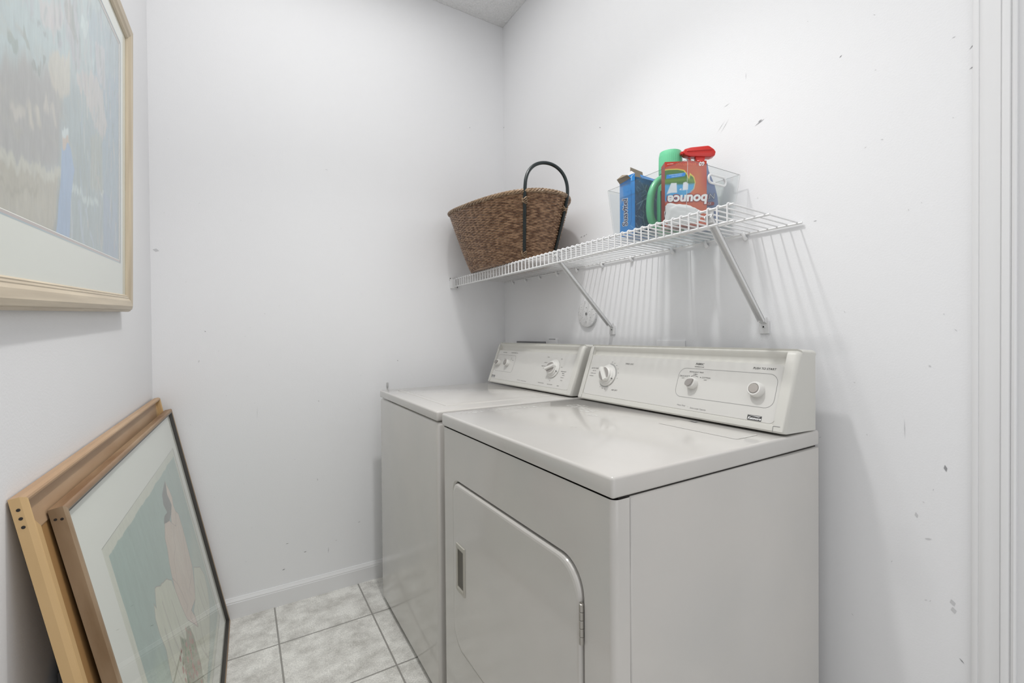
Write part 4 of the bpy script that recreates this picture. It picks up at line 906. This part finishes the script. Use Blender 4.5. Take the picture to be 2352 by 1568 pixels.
def slab(pts, hw_, bev=.004):
    bm = bmesh.new(); vv = [bm.verts.new((x, y, -hw_)) for x, y in pts]; f = bm.faces.new(vv); r_ = bmesh.ops.extrude_face_region(bm, geom=[f])
    for v in [g for g in r_['geom'] if isinstance(g, bmesh.types.BMVert)]: v.co.z += 2 * hw_
    bmesh.ops.recalc_face_normals(bm, faces=bm.faces); bmesh.ops.bevel(bm, geom=list(bm.edges), offset=bev, segments=3, profile=.5, affect='EDGES'); mb.bm(bm, 0, True, hm)
head = [(-.049, .030), (-.044, .0225), (-.030, .0165), (-.004, .0150), (.030, .0125), (.0405, .0170), (.0430, .0300), (.0380, .0400), (.0250, .0520), (.020, .0535), (-.028, .0495), (-.046, .0440)]
slab([(x, (y - .004) * .80 + .0085) for x, y in head], .0125, .0018)
slab([(-.040, .0325), (.034, .0350), (.030, .0395), (-.038, .0370)], .0138, .0012)
slab([(-.012, .004), (.012, .004), (.014, .018), (-.014, .018)], .0095, .002)
mb.build('trigger_head', M_red, sp)
mb = MB(); slab([(-.036, .016), (-.027, .016), (-.022, .000), (-.024, -.016), (-.031, -.020), (-.030, -.004)], .0055, .0018); mb.build('trigger_lever', M_red, sp)
mb = MB(); slab([(-.055, .0285), (-.047, .0270), (-.047, .0370), (-.055, .0360)], .0055, .0012); mb.build('nozzle', M_red, sp)

# --- crumpled white plastic pouch at the front of the bin
pc = empty('white_plastic_pouch', (-.205, -1.355, 1.448), 'crumpled white plastic pouch lying against the front of the clear bin', 'pouch')
bm = bmesh.new(); bmesh.ops.create_icosphere(bm, subdivisions=5, radius=1)
for v in bm.verts:
    p = v.co.copy(); s_ = abs(p.x); q = Vector((math.copysign(abs(p.x) ** .8, p.x), p.y, math.copysign(abs(p.z) ** .75, p.z)))
    nz = noise.noise(p * 2.2 + Vector((3, 1, 7))) * .30 + noise.noise(p * 6) * .10 + abs(noise.noise(p * 11)) * .05
    q *= (1 + nz * .5)
    # local: long axis along the box front
    lx = q.x * .062; ly = q.y * .0080; lz = (q.z + 1) * .030 * (1.15 - .45 * (q.x + 1) / 2)
    c = Vector((-.2110, -1.3430, 1.4480)); w = Vector((.69, -.724, 0)); d_ = Vector((.724, .69, 0))
    r_ = c + w * lx * .80 + d_ * ly + Vector((0, 0, max(lz, .0)))
    v.co = (max(r_.x, -.2380), max(r_.y, -1.376), r_.z)
mb = MB(); mb.bm(bm, 0, True); mb.build('film', mat('white_film', (.74, .74, .74), .25, .6, coat=.4), pc)
# ================================================================== picture hanging on the left wall
M_champ = wood('champagne_wood', (.62, .53, .395), (.50, .42, .31), (3, 60, 3), 1.2, .38); M_champ2 = wood('champagne_wood_upright', (.62, .53, .395), (.50, .42, .31), (60, 3, 3), 1.2, .38)
M_mat = mat('cream_mat_board', (.80, .795, .745), .7, bump=(300, .06, .0005, ONE)); M_pink = mat('pink_mat_edge', (.55, .46, .45), .6); M_bluem = mat('blue_mat_edge', (.42, .50, .55), .6)
M_glass = thin_clear('picture_glass', (.985, .995, .99), .06, .01)
O = Vector((-1.512, -.518, 1.2200)); EU = Vector((0, -.99901134, -.044456)); EV = Vector((.01997624, -.04444713, .998812)).normalized(); EN = Vector((9.998e-01, 8.88e-04, -1.9956e-02)).normalized()
wp = empty('framed_painting', O, 'large framed pastel painting with wide cream mat hanging on the left wall', 'painting'); OWN_AXES.add(wp.name)
wp.matrix_world = frame_mat(O, -EU, EV, EN)
PW, PH = 1.16, .775
mb = MB(); moulding(mb, PW, PH, [(0, -.027), (0, -.012), (.003, -.007), (.005, -.007), (.007, -.003), (.016, .0), (.030, -.002), (.036, -.0055), (.038, -.0050), (.041, -.0065), (.043, -.0060), (.046, -.010), (.046, -.027)], mh=0, mv=1)
mb.build('frame', [M_champ, M_champ2], wp)
mb = MB(); a0, b0, a1, b1 = .046, .035, PW - .046, PH - .035; u0, v0, u1, v1 = .1000, .1265, PW - .1, .6890
def ring(mb, o, i, z, mi=0, z2=None):
    z2 = z if z2 is None else z2
    P = [(o[0], o[1], z), (o[2], o[1], z), (o[2], o[3], z), (o[0], o[3], z), (i[0], i[1], z2), (i[2], i[1], z2), (i[2], i[3], z2), (i[0], i[3], z2)]
    mb.add(P, [(k, (k + 1) % 4, 4 + (k + 1) % 4, 4 + k) for k in range(4)], mi)
def ins(r_, d): return (r_[0] + d, r_[1] + d, r_[2] - d, r_[3] - d)
op = (u0, v0, u1, v1); ring(mb, (.03, .02, PW - .03, PH - .02), op, -.0120); ring(mb, op, ins(op, .0015), -.0120, 2, -.0128); ring(mb, ins(op, .0015), ins(op, .0065), -.0129, 1); ring(mb, ins(op, .0065), ins(op, .0080), -.0129, 0, -.0140)
ring(mb, ins(op, -.001), ins(op, .0015), -.0119, 2)
mb.build('mat_board', [M_mat, M_pink, M_bluem], wp, recalc=False)
M_art = vcol_mat('painted_paper', .55, .05, (220, 30, 30))
arts = list(ART_WALL)
# soft vertical brush streaks
pal = {'r': [(200, 206, 208), (166, 180, 188), (190, 184, 184), (176, 190, 204), (158, 168, 166), (208, 200, 194), (148, 160, 160)], 'u': [(196, 208, 210), (170, 184, 190), (206, 200, 202), (160, 174, 178), (184, 180, 190), (152, 164, 164)], 'g': [(184, 184, 182), (168, 168, 170), (190, 188, 180)]}
for i in range(620):
    a = rng.uniform(.10, .80); b = rng.uniform(.13, .69); z = 'g' if (a > .46 and b < .44) else 'u' if b > .44 else 'r'
    L = rng.uniform(.010, .050) * (1.6 if z == 'g' else 1); w = float(rng.uniform(.002, .008)) * (1.2 if z != 'r' else .8); c = pal[z][rng.integers(len(pal[z]))]
    arts.append(('l', [(a, b), (a + rng.normal(0, .006) + (.03 if z == 'g' else 0), b + L * (.3 if z == 'g' else 1))], c, w, float(rng.uniform(.2, .55)) * (.4 if z == 'g' else 1)))
arts += [s_ for s_ in ART_WALL if s_[0] == 'p' and s_[2] in ((164, 183, 209), (206, 214, 217), (199, 187, 180))]
paint('artwork', u0 + .006, .86, v0 + .006, v1 - .006, 420, 360, (182, 192, 196), arts, M_art, wp, -.0145, .95, warp=.005, contrast=1.3)
mb = MB(); mb.box((.86, v0 + .006, -.0150), (u1 - .006, v1 - .006, -.0145)); mb.build('artwork_margin', mat('pale_grey_paint', (.45, .47, .48), .6), wp)
mb = MB(); mb.box((.044, .034, -.0112), (PW - .044, PH - .034, -.0108)); mb.build('glass', M_glass, wp)
mb = MB(); mb.box((.004, .004, -.029), (PW - .004, PH - .004, -.0245)); mb.build('backing', M_card, wp)

# ================================================================== two frames leaning on the left wall
M_oak1 = wood('weathered_frame_wood', (.46, .35, .24), (.27, .185, .11), (5, .9, 5), 4, .5); M_oak2 = wood('frame_wood_crossgrain', (.40, .275, .165), (.24, .135, .07), (.9, 5, 5), 5, .5)
M_tan = wood('tan_frame_wood', (.66, .45, .225), (.60, .40, .19), (4, 1, 4), 3, .5); M_tan2 = wood('tan_frame_wood_top', (.52, .36, .225), (.44, .28, .16), (1, 6, 6), 4, .5)
M_blk = mat('charcoal_fillet', (.05, .045, .04), .4); M_taupe = wood('taupe_lip', (.33, .27, .20), (.28, .22, .16), (1, 1, 1), 3)
FU = Vector((-.01749732, -.99984691, 0)); FV = Vector((-.20154505, .00352704, .9794729)); FN = Vector((.97932295, -.01713815, .20157591))
FW, FH = 1.146, .893
fo = Vector((-1.3030, -.020, .0012))
lf = empty('leaning_framed_print', fo, 'framed print of a seated figure, front one of two frames leaning on the left wall', 'framed print'); OWN_AXES.add(lf.name)
lf.matrix_world = frame_mat(fo, -FU, FV, FN)
T_ = .0215
mb = MB(); moulding(mb, FW, FH, [(0, -T_), (0, -.003), (.002, -.0005), (.004, 0), (.0085, 0), (.0095, -.001)], mh=0, mv=1)
moulding(mb, FW, FH, [(.0095, -.001), (.0110, -.001), (.0110, -T_), (0, -T_)], mh=2, mv=2)
fr_ = mb.build('frame', [M_oak2, M_oak1, M_taupe], lf)
mb = MB(); moulding(mb, FW - .0192, FH - .0192, [(0, -.0012), (.0050, -.0020), (.0060, -.0125), (0, -.0125)], .0096, .0096, 0, 0); mb.build('fillet', M_blk, lf, 'charcoal inner fillet')
for z_, v_ in ((-.0155, FH - .018), (-.0080, FH - .020)): mb = MB(); mb.lathe([(0, 0), (.0021, 0), (.0021, .0006), (0, .0008)], frame_mat(Vector((FW, v_, z_)), Vector((0, 1, 0)), Vector((0, 0, 1)), Vector((1, 0, 0))), 12); mb.build('nail_hole', M_dark, lf)
mb = MB(); rr_ = (.018, .018, FW - .018, FH - .018); mop = (.106, .089, FW - .133, .763)
ring(mb, rr_, mop, -.0120); ring(mb, mop, ins(mop, .0022), -.0120, 1, -.0132); ring(mb, ins(mop, .0022), (.4, .4, .41, .41), -.0132)
mb.build('mat_board', [M_mat, mat('mat_bevel', (.38, .38, .34), .6)], lf, recalc=False)
def wob(a, b, n, amp):
    return [(a[0] + (b[0] - a[0]) * i / n + random.uniform(-amp, amp) * (0 < i < n), a[1] + (b[1] - a[1]) * i / n + random.uniform(-amp, amp) * (0 < i < n)) for i in range(n)]
tealp = wob((.984, .738), (.130, .736), 24, .0035) + wob((.130, .736), (.128, .115), 16, .001) + wob((.128, .115), (.982, .110), 20, .002) + wob((.982, .110), (.984, .738), 16, .001)
hair = [(0.364, 0.71), (0.443, 0.692), (0.461, 0.664), (0.44, 0.632), (0.487, 0.635), (0.51, 0.624), (0.445, 0.609), (0.401, 0.613), (0.362, 0.63), (0.382, 0.672), (0.362, 0.697)]
face = [(0.363, 0.707), (0.339, 0.674), (0.327, 0.644), (0.342, 0.623), (0.334, 0.599), (0.382, 0.565), (0.428, 0.593), (0.4, 0.617), (0.362, 0.63), (0.382, 0.672)]
body = [(0.445, 0.609), (0.506, 0.623), (0.549, 0.593), (0.558, 0.56), (0.578, 0.532), (0.591, 0.492), (0.596, 0.458), (0.583, 0.409), (0.568, 0.367), (0.558, 0.347), (0.464, 0.265), (0.464, 0.301), (0.488, 0.336), (0.405, 0.325), (0.364, 0.351), (0.318, 0.399), (0.31, 0.461), (0.301, 0.522), (0.304, 0.578), (0.334, 0.599), (0.382, 0.565)]
cloth = [(0.765, 0.554), (0.719, 0.536), (0.648, 0.518), (0.605, 0.493), (0.596, 0.458), (0.583, 0.409), (0.568, 0.367), (0.459, 0.267), (0.466, 0.318), (0.405, 0.325), (0.303, 0.386), (0.207, 0.343), (0.171, 0.293), (0.185, 0.246), (0.224, 0.202), (0.395, 0.150), (0.578, 0.13), (0.74, 0.16), (0.839, 0.354), (0.815, 0.421), (0.826, 0.467), (0.826, 0.507), (0.805, 0.534)]
cloth = [(0.798, 0.518)] + [(0.765, 0.554), (0.719, 0.536), (0.648, 0.518)] + cloth[3:]
flow = [(0.677, 0.369), (0.650, 0.345), (0.624, 0.327), (0.600, 0.345), (0.561, 0.330), (0.542, 0.284), (0.55, 0.20), (0.60, 0.13), (0.72, 0.13), (0.77, 0.22), (0.72, 0.28), (0.697, 0.329)]
sh = [('p', tealp, (150, 170, 163), .0015, 1), ('p', [(.75, .115), (.98, .115), (.98, .42), (.86, .46), (.80, .30)], (168, 186, 172), .05, .7), ('p', [(.13, .5), (.45, .5), (.45, .73), (.13, .73)], (150, 164, 156), .08, .4),
      ('p', [(.128, .115), (.45, .115), (.30, .42), (.17, .48), (.128, .40)], (176, 184, 172), .06, .8),
      ('p', cloth, (199, 199, 181), .0015, 1), ('l', cloth + cloth[:1], (120, 105, 100), .0016, .8)]
for a, b in (((.74, .50), (.70, .30)), ((.66, .46), (.62, .28)), ((.78, .45), (.76, .28)), ((.40, .30), (.46, .16)), ((.33, .33), (.30, .20)), ((.50, .24), (.44, .14)), ((.26, .32), (.25, .22))): sh.append(('l', [a, ((a[0] + b[0]) / 2 + .01, (a[1] + b[1]) / 2), b], (165, 160, 148), .006, .6))
sh += [('p', body, (203, 184, 170), .0015, 1), ('l', body + body[:1], (130, 105, 98), .0018, .85), ('p', [(.42, .57), (.50, .56), (.52, .50), (.44, .42), (.40, .48)], (208, 192, 178), .02, .7)]
for L_ in ([(0.591, 0.492), (0.555, 0.455), (0.532, 0.409), (0.516, 0.366), (0.543, 0.362)], [(0.318, 0.399), (0.397, 0.384), (0.448, 0.38), (0.442, 0.355)], [(0.41, 0.576), (0.453, 0.553), (0.465, 0.529), (0.521, 0.515), (0.555, 0.455)], [(0.301, 0.522), (0.363, 0.473), (0.39, 0.433)],
           [(.464, .301), (.50, .29), (.52, .26)], [(.488, .336), (.52, .33), (.50, .30), (.53, .29)]): sh.append(('l', L_, (140, 108, 100), .0016, .8))
sh += [('p', face, (205, 186, 172), .0015, 1), ('l', face + face[:1], (125, 105, 98), .0012, .8), ('p', hair, (98, 98, 96), .002, 1), ('l', hair[3:7], (80, 80, 78), .003, 1)]
sh += [('p', flow, (130, 130, 100), .004, .9)]
for i in range(110):
    a, b = rng.uniform(.555, .74), rng.uniform(.13, .345)
    c = [(150, 68, 62), (72, 112, 62), (168, 95, 80), (92, 128, 72), (178, 118, 105)][i % 5]; d = rng.uniform(.004, .010)
    sh.append(('p', [(a + d * math.cos(q) * rng.uniform(.5, 1.3), b + d * math.sin(q) * rng.uniform(.5, 1.5)) for q in [0, 1, 2, 3, 4, 5]], c, .003, .95))
M_lith = vcol_mat('lithograph_paper', .6, .035, (300, 300, 300))
paint('artwork', .1085, FW - .1355, .0915, .7605, 400, 300, (203, 203, 190), sh, M_lith, lf, -.0129, 1.12, warp=.0006)
mb = MB(); mb.box((.0145, .0145, -.0095), (FW - .0145, FH - .0145, -.0091)); mb.build('glass', M_glass, lf)
mb = MB(); mb.box((.0155, .0155, -.0195), (FW - .0155, FH - .0155, -.0160)); mb.build('backing', M_card, lf)

bo = Vector((-1.3415, -.020, .0035)); BW, BH = 1.233, .9360
BU = Vector((-.0040, -1, 0)).normalized(); BV = Vector((-.1748, 0, .9200)); BV = (BV - BU * BV.dot(BU)).normalized(); BN = BV.cross(BU); BN = BN if BN.x > 0 else -BN
lb = empty('leaning_tan_frame', bo, 'larger tan wooden picture frame at the back, leaning straight on the left wall', 'picture frame'); OWN_AXES.add(lb.name)
lb.matrix_world = frame_mat(bo, -BU, BV, BN)
TB = .0195
mb = MB(); moulding(mb, BW, BH, [(0, -TB), (0, -.0075), (.003, -.0018), (.006, -.0010), (.0095, -.0022), (.0105, -.0045), (.0105, -TB)], mh=1, mv=0)
moulding(mb, BW, BH, [(.0105, -.0155), (.0640, -.0155), (.0660, -.0165), (.0660, -TB), (.0105, -TB)], mh=1, mv=0)
mb.build('frame', [M_tan, M_tan2], lb)
for z_, v_ in ((-.0060, BH - .018), (-.0060, BH - .031), (-.0060, BH - .044)): mb = MB(); mb.lathe([(0, 0), (.0023, 0), (.0023, .0006), (0, .0008)], frame_mat(Vector((BW, v_ , z_ - .006)), Vector((0, 1, 0)), Vector((0, 0, 1)), Vector((1, 0, 0))), 12); mb.build('nail_hole', M_dark, lb)
mb = MB(); mb.lathe([(0, 0), (.0018, 0), (.0018, .0006), (0, .0008)], frame_mat(Vector((BW - .022, BH - .040, -.0155)), Vector((1, 0, 0)), Vector((0, 1, 0)), Vector((0, 0, 1))), 12)
mb.build('nail_hole', M_dark, lb)
mb = MB(); mb.box((.064, .064, -.0190), (BW - .064, BH - .064, -.0172)); mb.build('backing', mat('orange_brown_board', (.36, .20, .075), .6), lb)
# dark board standing behind the frames
mb = MB(); mb.box((XL + .013, -1.112, .0), (XL + .021, -.30, .58), 0, .001, 1)
tag(mb.build('dark_board', mat('dark_grey_board', (.05, .05, .052), .7)), 'dark grey board standing upright behind the two leaning frames', 'board')
